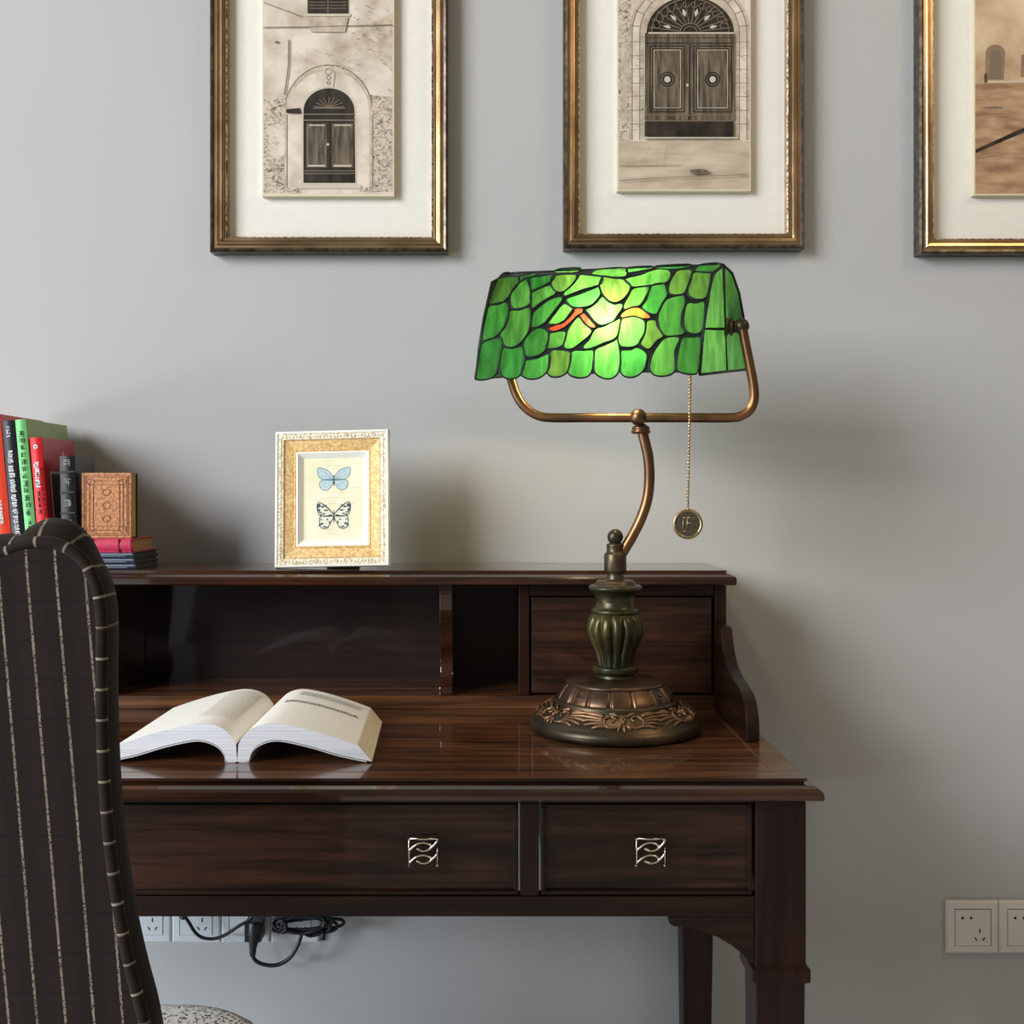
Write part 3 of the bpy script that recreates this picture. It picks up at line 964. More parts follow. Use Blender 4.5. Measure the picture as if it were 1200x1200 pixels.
def art1(pp, *_):
    c = cr(230, 0, 3.871)
    R = random.Random(5)
    pp(c([(280, -400), (900, -400), (900, 880), (280, 880)]), 'st_light')
    pp(c([(300, 450), (410, 440), (410, 870), (300, 870)]), 'st_rub')
    pp(c([(325, 570), (400, 560), (400, 700), (370, 730), (335, 700)]), 'st_light')
    pp(c([(790, 430), (890, 440), (890, 870), (790, 870)]), 'st_rub')
    pp(c([(700, 150), (800, 100), (890, 60), (890, 330), (820, 250), (740, 240)]), 'st_mid')
    pp(c([(300, 800), (480, 810), (480, 875), (300, 875)]), 'st_rub')
    pp(c([(740, 820), (890, 800), (890, 870), (740, 870)]), 'st_rub')
    # arch surround
    pp(c([(400, 850), (400, 520)]+[(a, b) for a, b in arc(600, 510, 200, 215, PI, 0)]+[(800, 850)]), 'st_mid')
    pp(c([(415, 850), (415, 520)]+arc(600, 510, 185, 190, PI, 0)+[(785, 850)]), 'st_light')
    line(pp, c, arc(600, 510, 200, 215, PI*.95, PI*.05, 16), 4, 'st_line')
    line(pp, c, [(412, 520), (412, 850)], 3, 'st_line'); line(pp, c, [(800, 520), (800, 850)], 3, 'st_line')
    # opening and door
    pp(c([(478, 835), (478, 495)]+arc(600, 505, 122, 115, PI, 0)+[(728, 835)]), 'st_hi')
    pp(c([(486, 830), (486, 495)]+arc(602, 505, 116, 105, PI, 0)+[(722, 830)]), 'st_dk')
    for k in range(9):
        a = PI*(k+.5)/9
        line(pp, c, [(602, 490), (602+70*math.cos(a), 490-50*math.sin(a))], 3, 'st_line')
    line(pp, c, [(530, 490), (675, 490)], 5, 'st_line')
    line(pp, c, [(488, 518), (720, 518)], 5, 'st_line'); line(pp, c, [(488, 545), (720, 545)], 6, 'st_line')
    for a, b in ((500, 592), (615, 712)):
        pp(c([(a, 560), (b, 560), (b, 760), (a, 760)]), 'st_door')
        line(pp, c, [(a+12, 568), (b-10, 568)], 5, 'st_hi'); line(pp, c, [(a+8, 752), (b-8, 752)], 7, 'st_hi')
        line(pp, c, [(a+12, 580), (a+12, 740)], 3, 'st_dk'); line(pp, c, [(b-12, 580), (b-12, 740)], 3, 'st_dk')
    line(pp, c, [(603, 548), (603, 828)], 5, 'st_dk')
    line(pp, c, [(488, 775), (720, 775)], 4, 'st_line'); line(pp, c, [(488, 787), (720, 787)], 4, 'st_line')
    pp(c(arc(597, 655, 6, 6, 0, 2*PI, 10)), 'st_hi')
    pp(c([(470, 838), (745, 838), (750, 856), (465, 856)]), 'st_hi')
    # keystone
    pp(c([(575, 395), (570, 340), (585, 310), (615, 310), (628, 340), (622, 395)]), 'st_hi')
    for (x, y, r) in [(600, 325, 14), (600, 352, 9), (600, 375, 7)]:
        line(pp, c, arc(x, y, r, r, 0, 2*PI, 10), 3, 'st_line')
    # window above
    pp(c([(505, -120), (688, -120), (688, 60), (505, 60)]), 'st_dk')
    line(pp, c, [(597, -120), (597, 58)], 4, 'st_line')
    for k in range(8): line(pp, c, [(512, -60+k*14), (590, -60+k*14)], 3, 'st_line'); line(pp, c, [(604, -60+k*14), (682, -60+k*14)], 3, 'st_line')
    pp(c([(492, 62), (698, 62), (698, 74), (492, 74)]), 'st_hi')
    pp(c([(505, 76), (690, 76), (675, 145), (520, 145)]), 'st_mid')
    line(pp, c, [(300, 124), (500, 122), (890, 112)], 4, 'st_line')
    line(pp, c, [(305, 10), (480, 75)], 3, 'st_line'); line(pp, c, [(420, 180), (418, 300), (400, 430)], 6, 'st_line')
    pp(c([(408, 495), (470, 490), (475, 515), (408, 512)]), 'st_dk')
    pp(c([(355, 188), (372, 184), (374, 194), (357, 196)]), 'st_line')
    for k in range(120):
        x, y = R.choice([(R.uniform(305, 400), R.uniform(450, 870)), (R.uniform(800, 885), R.uniform(400, 865)), (R.uniform(700, 885), R.uniform(20, 300)), (R.uniform(430, 800), R.uniform(215, 330))])
        l = R.uniform(5, 18); a = R.uniform(-.6, .6)
        line(pp, c, [(x, y), (x+l*math.cos(a), y+l*math.sin(a))], R.uniform(1.5, 3.5), R.choice(['st_line', 'st_line', 'st_hi']))


def art2(pp, *_):
    c = cr(650, 0, 3.871); R = random.Random(9)
    pp(c([(280, -400), (890, -400), (890, 862), (280, 862)]), 'st_light')
    pp(c([(285, -400), (345, -400), (345, 640), (285, 640)]), 'st_rub')
    pp(c([(300, 200), (330, 200), (330, 560), (300, 560)]), 'st_mid')
    pp(c([(280, 640), (890, 640), (890, 862), (280, 862)]), 'st_pave')
    for r1, mt in ((275, 'st_mid'), (262, 'st_line'), (258, 'st_light'), (228, 'st_line'), (224, 'st_mid')):
        pp(c([(612-r1, 635), (612-r1, 150)]+arc(612, 150, r1, r1*.92, PI, 0, 28)+[(612+r1, 635)]), mt)
    for k in range(7):
        yy = 190+k*62
        line(pp, c, [(340, yy), (410, yy+R.uniform(-3, 3))], 2.5, 'st_line'); line(pp, c, [(818, yy), (880, yy)], 2.5, 'st_line')
    for k in range(11):
        a = PI*(k+.5)/11
        line(pp, c, [(612+226*math.cos(a), 150-208*math.sin(a)), (612+272*math.cos(a), 150-250*math.sin(a))], 2.5, 'st_line')
    pp(c([(405, 622), (405, 150), (816, 150), (816, 622)]), 'st_hi')
    pp(c([(410, 620), (410, 150)]+arc(615, 150, 198, 165, PI, 0, 28)+[(812, 620)]), 'st_dk')
    # fanlight
    for k in range(12):
        a = PI*(k+.5)/12
        line(pp, c, [(615+45*math.cos(a), 145-40*math.sin(a)), (615+188*math.cos(a), 145-152*math.sin(a))], 4, 'st_line')
    for k in range(6):
        a = PI*(k+.5)/6; b_ = a+.09; d_ = a-.09
        pp(c([(615+130*math.cos(a), 145-110*math.sin(a)), (615+104*math.cos(b_), 145-90*math.sin(b_)), (615+90*math.cos(a), 145-70*math.sin(a)), (615+104*math.cos(d_), 145-90*math.sin(d_))]), 'st_hi')
    for k in range(12):
        a = PI*(k+1)/13
        line(pp, c, arc(615+155*math.cos(a), 145-125*math.sin(a), 15, 13, a, a+4.7, 9), 3.5, 'st_line')
    for r in (30, 45, 175): line(pp, c, arc(615, 145, r, r*.86, PI, 0, 16), 4, 'st_line')
    pp(c([(425, 146), (812, 146), (812, 153), (425, 153)]), 'st_hi')
    pp(c([(415, 154), (812, 154), (812, 545), (408, 545)]), 'st_door')
    line(pp, c, [(415, 172), (812, 172)], 3, 'st_dk'); line(pp, c, [(415, 196), (812, 196)], 6, 'st_dk')
    for a, b in ((430, 592), (628, 805)):
        for ins, mt in ((0, 'st_dk'), (6, 'st_door'), (13, 'st_dk'), (19, 'st_mid'), (22, 'st_door')):
            pp(c([(a+ins, 206+ins), (b-ins, 206+ins), (b-ins, 510-ins), (a+ins, 510-ins)]), mt)
        cx = (a+b)/2
        for r, mt in ((35, 'st_dk'), (28, 'st_door'), (24, 'st_dk'), (14, 'st_hi')): pp(c(arc(cx, 360, r, r, 0, 2*PI, 20)), mt)
    line(pp, c, [(610, 200), (610, 545)], 10, 'st_dk'); line(pp, c, [(606, 200), (606, 520)], 3, 'st_line')
    pp(c(arc(602, 386, 6, 7, 0, 2*PI, 10)), 'st_hi')
    line(pp, c, [(412, 522), (810, 522)], 4, 'st_line'); line(pp, c, [(410, 548), (810, 548)], 5, 'st_line')
    pp(c([(408, 552), (810, 552), (810, 620), (408, 620)]), 'st_dk')
    line(pp, c, [(402, 625), (830, 625)], 6, 'st_hi')
    line(pp, c, [(290, 820), (480, 806), (870, 792)], 3, 'st_line'); line(pp, c, [(365, 755), (420, 660)], 2, 'st_hi'); line(pp, c, [(480, 750), (500, 660)], 2, 'st_hi')
    line(pp, c, [(290, 745), (560, 742)], 5, 'st_mid')
    pp(c(arc(655, 777, 44, 11, 0, 2*PI, 20)), 'st_line'); pp(c(arc(655, 777, 36, 7, 0, 2*PI, 20)), 'st_door')
    for k in range(60):
        x, y = R.choice([(R.uniform(290, 340), R.uniform(0, 640)), (R.uniform(345, 400), R.uniform(150, 600)), (R.uniform(820, 878), R.uniform(200, 620))])
        line(pp, c, [(x, y), (x+R.uniform(3, 14), y+R.uniform(-6, 6))], R.uniform(1.5, 3), 'st_line')


def art3(pp, *_):
    c = cr(1060, 0, 3.871)
    pp(c([(320, -400), (950, -400), (950, 880), (320, 880)]), 'st_warm')
    pp(c([(320, 380), (950, 365), (950, 880), (320, 880)]), 'st_warm2')
    pp(c([(365, 362), (368, 240)]+arc(412, 240, 44, 38, PI, 0, 12)+[(456, 240), (450, 362)]), 'st_blur')
    pp(c([(385, 360), (388, 250)]+arc(412, 250, 26, 24, PI, 0, 12)+[(438, 360)]), 'st_line')
    pp(c([(525, 350), (530, 250), (560, 240), (640, 240), (640, 350)]), 'st_blur')
    pp(c([(700, 350), (700, 100), (800, 100), (800, 350)]), 'st_blur')
    pp(c([(363, 376), (361, 345), (366, 332), (374, 333), (378, 350), (375, 376)]), 'st_door')
    line(pp, c, [(378, 372), (500, 370), (900, 366)], 7, 'st_hi')
    pp(c([(350, 487), (400, 482), (450, 485), (440, 493), (370, 493)]), 'st_line')
    pp(c([(322, 678), (560, 570), (900, 415), (900, 440), (560, 592), (322, 695)]), 'st_dk')
    line(pp, c, [(330, 520), (460, 515)], 3, 'st_line'); line(pp, c, [(330, 720), (420, 705)], 3, 'st_line')


sw = (-.0275-CAM_Y)/FPX


def wx(px): return (px-VX)*sw


def wz(py): return CAM_Z-(py-VY)*sw


YPs = (-.0166-CAM_Y)/FPX


def qx(px): return (px-VX)*YPs


def qz(py): return CAM_Z-(py-VY)*YPs


FW = wx(524.5)-wx(245.5)
picture(wx(245.5), FW, wz(295), .56, qx(307), qx(462), qz(230), 'gold framed sepia picture of arched door and window in rough wall, leftmost', art1)
picture(wx(660.5), wx(943)-wx(660.5), wz(291), .555, qx(723), qx(880), qz(224), 'gold framed sepia picture of double door with fanlight, above the lamp', art2)
picture(wx(1078), FW, wz(297), .56, qx(1141), qx(1141)+qx(462)-qx(307), qz(229), 'gold framed sepia picture of misty square, cut off at right edge', art3)

# ------------------------------------------------------------------ butterfly photo frame
HZ = HT+.0004
fr = empty('photo_frame', (0, -.130, HZ), 'cream and gold photo frame with two butterflies standing on the desk hutch', 'photo frame')
fx0, fx1 = (324.5-VX)*(1.613/FPX), (456-VX)*(1.613/FPX)
FWd, FHt = (fx1-fx0)*1.025, .2065
LEAN = math.radians(6)
rot = Matrix.Rotation(math.radians(-1.3), 4, 'Y') @ Matrix.Rotation(math.radians(-4), 4, 'Z') @ Matrix.Rotation(-LEAN, 4, 'X')
fc = Vector(((fx0+fx1)/2+.0015, -.138, HZ+.0018))


def FT(p):
    """frame-local: x centred, z up from bottom, -y to the viewer"""
    return fc+rot @ Vector(p)


def fbuild(mb, name, mats, parent, bevel=0):
    mb.v = [FT(p) for p in mb.v]
    return mb.build(name, mats, parent, bevel)


cream = noisy('carved_cream', S(196, 176, 130), S(246, 240, 222), (260, 260, 260), .45, 0, 0, .35, .6, bump=.5)
goldleaf = noisy('champagne_gold', S(206, 160, 96), S(240, 208, 146), (240, 240, 240), .42, .15, lo=.35, hi=.65, bump=.15)
white = plain('white_bevel', S(246, 246, 238), .4)
W2 = FWd/2
m = MB()
sweep_frame(m, -W2, W2, 0, FHt, 0, [(0, 0), (0, .013), (.001, .0145), (.0035, .0145), (.0042, .0135), (.0125, .0125), (.0135, .0105), (.0135, .000)], [1, 1, 1, 0, 0, 0, 0])
# carved rope along the moulding
for side in range(4):
    n = 30 if side % 2 == 0 else 38
    for i in range(n):
        f = (i+.5)/n
        if side == 0: p = (-W2+.008+(FWd-.016)*f, .0083)
        elif side == 2: p = (-W2+.008+(FWd-.016)*f, FHt-.0083)
        elif side == 1: p = (W2-.0083, .008+(FHt-.016)*f)
        else: p = (-W2+.0083, .008+(FHt-.016)*f)
        m.ball((p[0], -.0128, p[1]), .0021, 6, 5, sc=(1.2 if side % 2 == 0 else .8, .5, .8 if side % 2 == 0 else 1.2))
fbuild(m, 'carved_moulding', [cream, white], fr)
m = MB()
sweep_frame(m, -W2+.0135, W2-.0135, .0135, FHt-.0135, 0, [(0, .0), (0, .0095), (.001, .0105), (.015, .0085), (.0165, .0095), (.018, .009)])
fbuild(m, 'gold_border', goldleaf, fr)
m = MB()
sweep_frame(m, -W2+.0315, W2-.0315, .0315, FHt-.0315, 0, [(0, .009), (.002, .0095), (.0105, .0015), (.0105, .001)])
fbuild(m, 'inner_bevel', white, fr)
m = MB().box(-W2+.002, W2-.002, -.001, .004, .002, FHt-.002)
fbuild(m, 'back_board', M['wood_in'], fr)
# the easel leg, standing behind
m = MB()
top = FT((0, .004, FHt*.62)); bt = Vector((top.x+.006, -.066, HZ+.0008))
m.prism([top+Vector((-.02, 0, 0)), top+Vector((.02, 0, 0)), bt+Vector((.026, 0, 0)), bt+Vector((-.026, 0, 0))], (0, .003, 0))
m.build('easel_leg', M['wood_in'], fr)
m = MB()
wt = 0
px_, pz_ = W2-.0400, (.0405, FHt-.0405)
cart = noisy('butterfly_paper', S(232, 226, 190), S(244, 240, 214), (30, 30, 30), .8)
blue = noisy('pale_blue_wing', S(168, 194, 202), S(198, 216, 220), (200, 200, 200), .8)
ink = plain('butterfly_ink', S(70, 84, 88), .8); faint = plain('faint_script', S(196, 190, 160), .8); wingw = plain('white_wing', S(226, 226, 206), .8)
m.box(-px_-.0015, px_+.0015, -.0024, -.001, pz_[0]-.0015, pz_[1]+.0015, 0)
sc6 = 6*775/1.0  # crop pixels to metres


def BF(x, y): return ((x-532)/sc6*1.0, (1112-y)/sc6-.0015)


def bpoly(pts, mi, lay):
    m.poly([(BF(x, y)[0], -.0025-.00006*lay, BF(x, y)[1]) for x, y in pts], mi)


def sm2(pts, n=4, closed=True): return [(p.x, p.y) for p in smooth_pts([Vector((a, b, 0)) for a, b in pts], n, closed)]


def bline(pts, w, mi, lay):
    for (x1, y1), (x2, y2) in zip(pts[:-1], pts[1:]):
        dx, dy = x2-x1, y2-y1; l = math.hypot(dx, dy) or 1; nx, ny = -dy/l*w/2, dx/l*w/2
        bpoly([(x1+nx, y1+ny), (x2+nx, y2+ny), (x2-nx, y2-ny), (x1-nx, y1-ny)], mi, lay)


for s in (-1, 1):
    def mm(pts): return [(535+s*a, b) for a, b in pts]
    up = sm2(mm([(4, 470), (40, 425), (90, 404), (114, 405), (118, 430), (105, 470), (70, 488), (10, 492)]))
    lo = sm2(mm([(6, 490), (70, 488), (98, 500), (100, 535), (70, 563), (35, 556), (14, 525)]))
    for q in (up, lo):
        bpoly(q, 1, 1); bline(q+[q[0]], 4, 2, 2)
    for e in [(60, 440), (90, 455), (85, 420)]: bline([(535, 490), (535+s*e[0], e[1])], 1.5, 2, 3)
    up = sm2(mm([(4, 735), (40, 690), (85, 656), (112, 650), (120, 680), (112, 720), (90, 745), (8, 748)]))
    lo = sm2(mm([(6, 748), (60, 745), (98, 752), (102, 790), (92, 825), (60, 836), (35, 815), (12, 775)]))
    for q in (up, lo):
        bpoly(q, 4, 1); bline(q+[q[0]], 6, 5, 2)
    for a, b, r1, r2 in [(105, 670, 12, 14), (80, 680, 14, 7), (105, 705, 9, 10), (55, 705, 16, 6), (70, 730, 9, 6), (45, 770, 6, 7), (85, 800, 12, 8), (65, 822, 14, 6), (90, 770, 6, 6), (25, 740, 14, 5), (95, 720, 12, 5), (60, 670, 10, 5), (100, 810, 8, 10), (45, 828, 9, 4), (88, 735, 12, 5), (30, 790, 5, 12), (115, 690, 5, 20)]:
        bpoly(mm([(a+r1*math.cos(t*PI/5), b+r2*math.sin(t*PI/5)) for t in range(10)]), 5, 3)
    bline(mm([(2, 735), (40, 695), (85, 658)]), 5, 5, 3)
for yc, l in ((495, 42), (750, 45)):
    bpoly([(535+5*math.cos(t*PI/6), yc+l*math.sin(t*PI/6)) for t in range(12)], 5, 4)
R = random.Random(2)
for (yy, a, b) in [(388, 495, 570), (548, 630, 690), (578, 460, 690), (620, 440, 700), (660, 500, 690), (875, 500, 580)]:
    x = a
    while x < b:
        l = R.uniform(6, 16); bline([(x, yy+R.uniform(-4, 4)), (x+l, yy+R.uniform(-4, 4))], 2.5, 3, 2); x += l+R.uniform(2, 9)
for k in range(5):
    bline(sm2([(352+k*4, 560+k*30), (375, 545+k*30), (400+k*6, 530+k*35)], 4, False), 2, 3, 1)
fbuild(m, 'butterfly_print', [cart, blue, plain('blue_outline', S(84, 112, 124), .8), faint, wingw, ink], fr)

# ------------------------------------------------------------------ open book
bk_ = empty('open_book', (-.311, -.372, DT), 'thick white paged book lying open face up on the desk', 'book')
Y0, Y1 = -.482, -.262
BX = -.311
topc = [(.0015, .022), (.006, .030), (.016, .040), (.030, .0455), (.047, .0465), (.075, .0415), (.110, .032), (.143, .021)]
botc = [(.160, .0015), (.120, .010), (.090, .019), (.060, .026), (.045, .0275), (.033, .025), (.022, .019), (.016, .011), (.013, .002), (.0, .0012)]


def csm(c, n=9): return [(p.x, p.y) for p in smooth_pts([Vector((a, b, 0)) for a, b in c], n)]


for s in (1, -1):
    t_, b_ = csm(topc), csm(botc)
    ring = t_+b_
    m = MB()
    n = len(ring)

    def yy(x, y, f):
        return y
    fv = [(BX+s*x+(-.004 if s > 0 else .0)*0, Y0+.0*x, DT+z) for x, z in ring]
    bv = [(BX+s*x-.012*(x/.16)*(1 if s > 0 else -.0), Y1, DT+z*1.02) for x, z in ring]
    b0 = m.add(fv+bv, [])
    nt = len(t_)
    for i in range(n-1):
        mi = 0 if i < nt-1 else (2 if i == nt-1 else 0)
        m.f.append([b0+i, b0+i+1, b0+n+i+1, b0+n+i]); m.m.append(mi); m.s.append(i != nt-1)
    b1 = m.add(fv+bv, [])
    # end faces as quads strips between top and bottom curves
    nb = len(b_)
    for off, fl_ in ((0, 1), (n, 0)):
        k = 24
        for i in range(k):
            def idx(a, L_): return round(a/k*(L_-1))
            a0, a1 = idx(i, nt), idx(i+1, nt)
            c0, c1 = nb-1-idx(i, nb), nb-1-idx(i+1, nb)
            q = [b1+off+a0, b1+off+a1, b1+off+nt+c1, b1+off+nt+c0]
            q = [v for j, v in enumerate(q) if v not in q[:j]]
            if len(q) > 2: m.f.append(q); m.m.append(1); m.s.append(False)
    m.build('page_block', [M['page'], M['edge_blue'], M['edge_cream']], bk_)
# a few loose leaves rising by the gutter and the printed lines
m = MB()


def page_pt(s, u, v, lift=.0006):
    t_ = csm(topc)
    x = u*.143
    z = .03
    for (a, b), (c_, d) in zip(t_[:-1], t_[1:]):
        if a <= x <= c_: z = b+(d-b)*(x-a)/(c_-a)
    return Vector((BX+s*x-.012*v*(x/.16)*(1 if s > 0 else 0), Y0+(Y1-Y0)*v, DT+z*(1+.02*v)+lift))


R = random.Random(8)


def tline(s, u0, u1, v, th, mi, seg=1):
    u = u0
    while u < u1:
        l = R.uniform(.012, .03)
        e = min(u1, u+l)
        n = 3
        for k in range(n):
            a = u+(e-u)*k/n; b = u+(e-u)*(k+1)/n
            m.poly([page_pt(s, a, v-th), page_pt(s, b, v-th), page_pt(s, b, v+th), page_pt(s, a, v+th)], mi)
        u = e+.008


# right page: heading band and a bold line
for v in (.82, .855, .89): tline(1, .30, .93, v, .006, 0)
for v in (.60, .63): tline(1, .22, .92, v, .009, 0)
# left page: small faint text
for k in range(22): tline(-1, .10, .42, .22+k*.033, .005, 1)
m.build('page_text', [M['print_ink'], M['print_light']], bk_)
m = MB()
for s in (1, -1):
    t_ = [(x, z-.0009) for x, z in csm(botc)][::1]
    rg = [(x, max(.0006, z)) for x, z in t_[2:-2]]+[(x, max(.0002, z-.0012)) for x, z in t_[2:-2]][::-1]
    n = len(rg)
    fr_ = [(BX+s*x, Y0-.0005, DT+z) for x, z in rg]; bk2 = [(BX+s*x-(.0135*x/.16 if s > 0 else 0), Y1-.003, DT+z) for x, z in rg]
    m.add(fr_+bk2, [list(range(n)), list(range(n, 2*n))]+[(i, (i+1) % n, n+(i+1) % n, n+i) for i in range(n)])
m.build('cover', plain('book_cover', (.62, .64, .68), .5), bk_)

# ------------------------------------------------------------------ books on the hutch
BKZ = HT+.0003
G_STAND = 'books standing upright on the hutch'


def standing(name, px_l, px_r, py_top, depth, spine_c, cover_c, label, lean=5.5, Yf=-.172, deco=None, spine_r=.0):
    """spine faces the viewer; px_l, px_r spine edges at its foot"""
    s = (Yf-CAM_Y)/FPX
    x0, x1 = (px_l-VX)*s, (px_r-VX)*s
    h = CAM_Z-(py_top-VY)*s-BKZ
    th = x1-x0
    root = empty(name, ((x0+x1)/2, Yf+depth/2, BKZ), label, 'book')
    rt = Matrix.Translation(Vector((x1, 0, BKZ))) @ Matrix.Rotation(-math.radians(lean), 4, 'Y')

    def T(p): return rt @ Vector((p[0]-th, p[1], p[2]))
    H = h/math.cos(math.radians(lean))
    sp, cv = plain(name+'_spine', spine_c, .4, coat=.2), plain(name+'_cover', cover_c, .35, coat=.3)

    def fin(mb, nm, mats, par, bev=0):
        mb.v = [T(p) for p in mb.v]; return mb.build(nm, mats, par, bev)
    m = MB(); m.box(0, .002, Yf+.001, Yf+depth, 0, H); m.box(th-.002, th, Yf+.001, Yf+depth, 0, H)
    cover = fin(m, 'cover', cv, root, .0005)
    n = 8
    arcp = [(th*(i/n), Yf+.0012-.0025*math.sin(PI*i/n), 0) for i in range(n+1)]
    m = MB(); m.prism(arcp+[(th, Yf+.003, 0), (0, Yf+.003, 0)], (0, 0, H))
    spine = fin(m, 'spine', sp, root, .0003)
    m = MB(); m.box(.002, th-.002, Yf+.003, Yf+depth-.004, .002, H-.003)
    fin(m, 'pages', M['edge_cream'], root)
    if deco: deco(fin, root, spine, cover, th, H, Yf, depth)
    return root


def glyphs(mb, cx, w, z1, z0, n, y, R, mi=0, t=.0005):
    """a column of dense square characters"""
    st = (z1-z0)/n
    for k in range(n):
        zc = z1-st*(k+.5); hh = st*.40; ww = w/2
        for j in range(R.randint(3, 4)):
            zz = zc+hh*(.9-j*.6)+R.uniform(-.1, .1)*hh; a = R.uniform(-ww, -ww*.5); b = R.uniform(ww*.5, ww)
            mb.box(cx+a, cx+b, y-.0004, y, zz-t, zz+t, mi)
        for j in range(R.randint(2, 3)):
            xx = cx+R.uniform(-ww*.8, ww*.8)
            mb.box(xx-t, xx+t, y-.0004, y, zc-hh*R.uniform(.4, 1), zc+hh*R.uniform(.4, 1), mi)


wh = plain('white_lettering', (.8, .8, .8), .6)
ylw = plain('yellow_lettering', S(230, 190, 70), .6); dkg = plain('dark_green_lettering', S(30, 80, 50), .6); dkr = plain('dark_red_lettering', S(110, 16, 24), .6)


def deco_black(fin, root, spine, cover, th, H, Yf, d):
    m = MB(); R = random.Random(11)
    glyphs(m, th*.5, th*.45, H*.80, H*.22, 12, Yf-.0012, R, t=.0007)
    fin(m, 'spine_text', wh, spine)
    m = MB(); glyphs(m, th*.5, th*.4, H*.97, H*.88, 1, Yf-.0012, R, t=.0006)
    fin(m, 'spine_emblem', wh, spine)


def deco_green(fin, root, spine, cover, th, H, Yf, d):
    m = MB(); R = random.Random(12)
    glyphs(m, th*.5, th*.5, H*.93, H*.36, 12, Yf-.0012, R, 0)
    glyphs(m, th*.5, th*.3, H*.33, H*.27, 2, Yf-.0012, R, 0, .0003)
    glyphs(m, th*.5, th*.4, H*.22, H*.18, 1, Yf-.0012, R, 1)
    fin(m, 'spine_text', [dkg, ylw], spine)
    m = MB(); R = random.Random(4)
    for k in range(14):
        m.box(th, th+.0003, Yf+d*R.uniform(.55, .9), Yf+d*.93, H*(.86+k*.008), H*(.862+k*.008), 0)
    fin(m, 'cover_pattern', plain('pale_green_pattern', S(170, 196, 120), .5), cover)


def deco_red(fin, root, spine, cover, th, H, Yf, d):
    m = MB(); R = random.Random(13)
    glyphs(m, th*.45, th*.45, H*.82, H*.62, 3, Yf-.0012, R, 0, .0009)
    glyphs(m, th*.45, th*.35, H*.60, H*.42, 4, Yf-.0012, R, 1, .0006)
    glyphs(m, th*.8, th*.15, H*.78, H*.40, 10, Yf-.0008, R, 1, .0003)
    fin(m, 'spine_text', [wh, dkr], spine); m = MB()
    m.prism([(th*.5+.0032*math.cos(t*PI/8), Yf-.0016, H*.93+.0032*math.sin(t*PI/8)) for t in range(16)], (0, .0006, 0), 0)
    m.prism([(th*.5+.0015*math.cos(t*PI/8), Yf-.0018, H*.93+.0015*math.sin(t*PI/8)) for t in range(16)], (0, .0006, 0), 2)
    fin(m, 'spine_emblem', [wh, dkr, plain('red_dot', S(190, 30, 36), .5)], spine)
    fin(MB().box(th*.3, th*.6, Yf-.0016, Yf-.001, H*.10, H*.15), 'spine_mark', ylw, spine)
    m = MB()
    m.box(th, th+.0004, Yf+d*.18, Yf+d*.92, H*.25, H*.745, 0)
    m.box(th, th+.0006, Yf+d*.21, Yf+d*.89, H*.265, H*.725, 1)
    m.box(th, th+.0004, Yf+d*.6, Yf+d*.64, H*.8, H*.9, 0)
    fin(m, 'cover_picture', [plain('picture_border', S(220, 200, 190), .5), noisy('dark_painting', S(24, 18, 20), S(140, 90, 50), (90, 90, 90), .4, lo=.45, hi=.75)], cover)


def deco_leather(fin, root, spine, cover, th, H, Yf, d):
    bm_ = plain('black_leather_band', (.02, .02, .02), .25, coat=.5)
    for z in (.12, .32, .5, .68, .86):
        fin(MB().box(th*.02, th*.98, Yf-.0028, Yf-.0005, H*z-.0012, H*z+.0012), 'raised_band', bm_, spine)
    R = random.Random(3); tm = plain('silver_tooling', (.4, .42, .42), .4)
    for z in (.22, .41, .59, .77, .94):
        m = MB(); glyphs(m, th*.5, th*.5, H*z+.006, H*z-.006, 1, Yf-.0014, R, 0, .0003)
        fin(m, 'spine_tooling', tm, spine)




def deco_orange(fin, root, spine, cover, th, H, Yf, d):
    m = MB(); R = random.Random(21)
    glyphs(m, th*.6, th*.25, H*.45, H*.30, 7, Yf-.0014, R, 0, .0004)
    fin(m, 'spine_text', wh, spine)


standing('book', -6, 16.5, 485, .150, S(228, 62, 30), S(200, 36, 40), 'tall orange red book, leftmost of the upright row', lean=5.2, deco=deco_orange)
standing('book', 17.2, 32.5, 492, .135, S(24, 26, 40), S(20, 20, 26), 'slim black book with white vertical characters between the orange and green books', lean=5.2, deco=deco_black)
standing('book', 33.2, 46.2, 491, .150, S(122, 204, 124), S(130, 156, 70), 'pale green book with dark green characters on spine', lean=5.2, deco=deco_green)
standing('book', 46.9, 60.5, 512, .120, S(222, 26, 36), S(178, 30, 42), 'bright red book with framed picture on cover, right of green book', lean=4.6, deco=deco_red)
standing('book', 73, 91, 534, .080, S(16, 18, 20), S(30, 32, 36), 'black leather bound book with raised bands, right end of upright row', lean=1.6, deco=deco_leather)

# lying stack




def lay_book(x0, x1, y0, y1, z0, th, cc, edge_m, label, deco=None, open_side=True):
    root = empty('book', ((x0+x1)/2, (y0+y1)/2, z0), label, 'book')
    cm = noisy('lying_cover', tuple(c*.8 for c in cc), tuple(min(1, c*1.2) for c in cc), (200, 200, 200), .38, coat=.3)
    m = MB(); t = .0014
    m.box(x0, x1, y0+.002, y1, z0, z0+t); m.box(x0, x1, y0+.002, y1, z0+th-t, z0+th)
    m.build('cover', cm, root, .0004)
    n = 8
    arcp = [(x0, y0+.003-.0035*math.sin(PI*i/n), z0+th*i/n) for i in range(n+1)]
    m = MB(); m.prism(arcp+[(x0, y0+.0045, z0+th), (x0, y0+.0045, z0)], (x1-x0, 0, 0), smooth=False)
    sp = m.build('spine', cm, root)
    m = MB().box(x0+.002, x1-.003, y0+.0045, y1-.003, z0+t, z0+th-t); m.build('pages', edge_m, root)
    if deco: deco(sp, root)
    return root


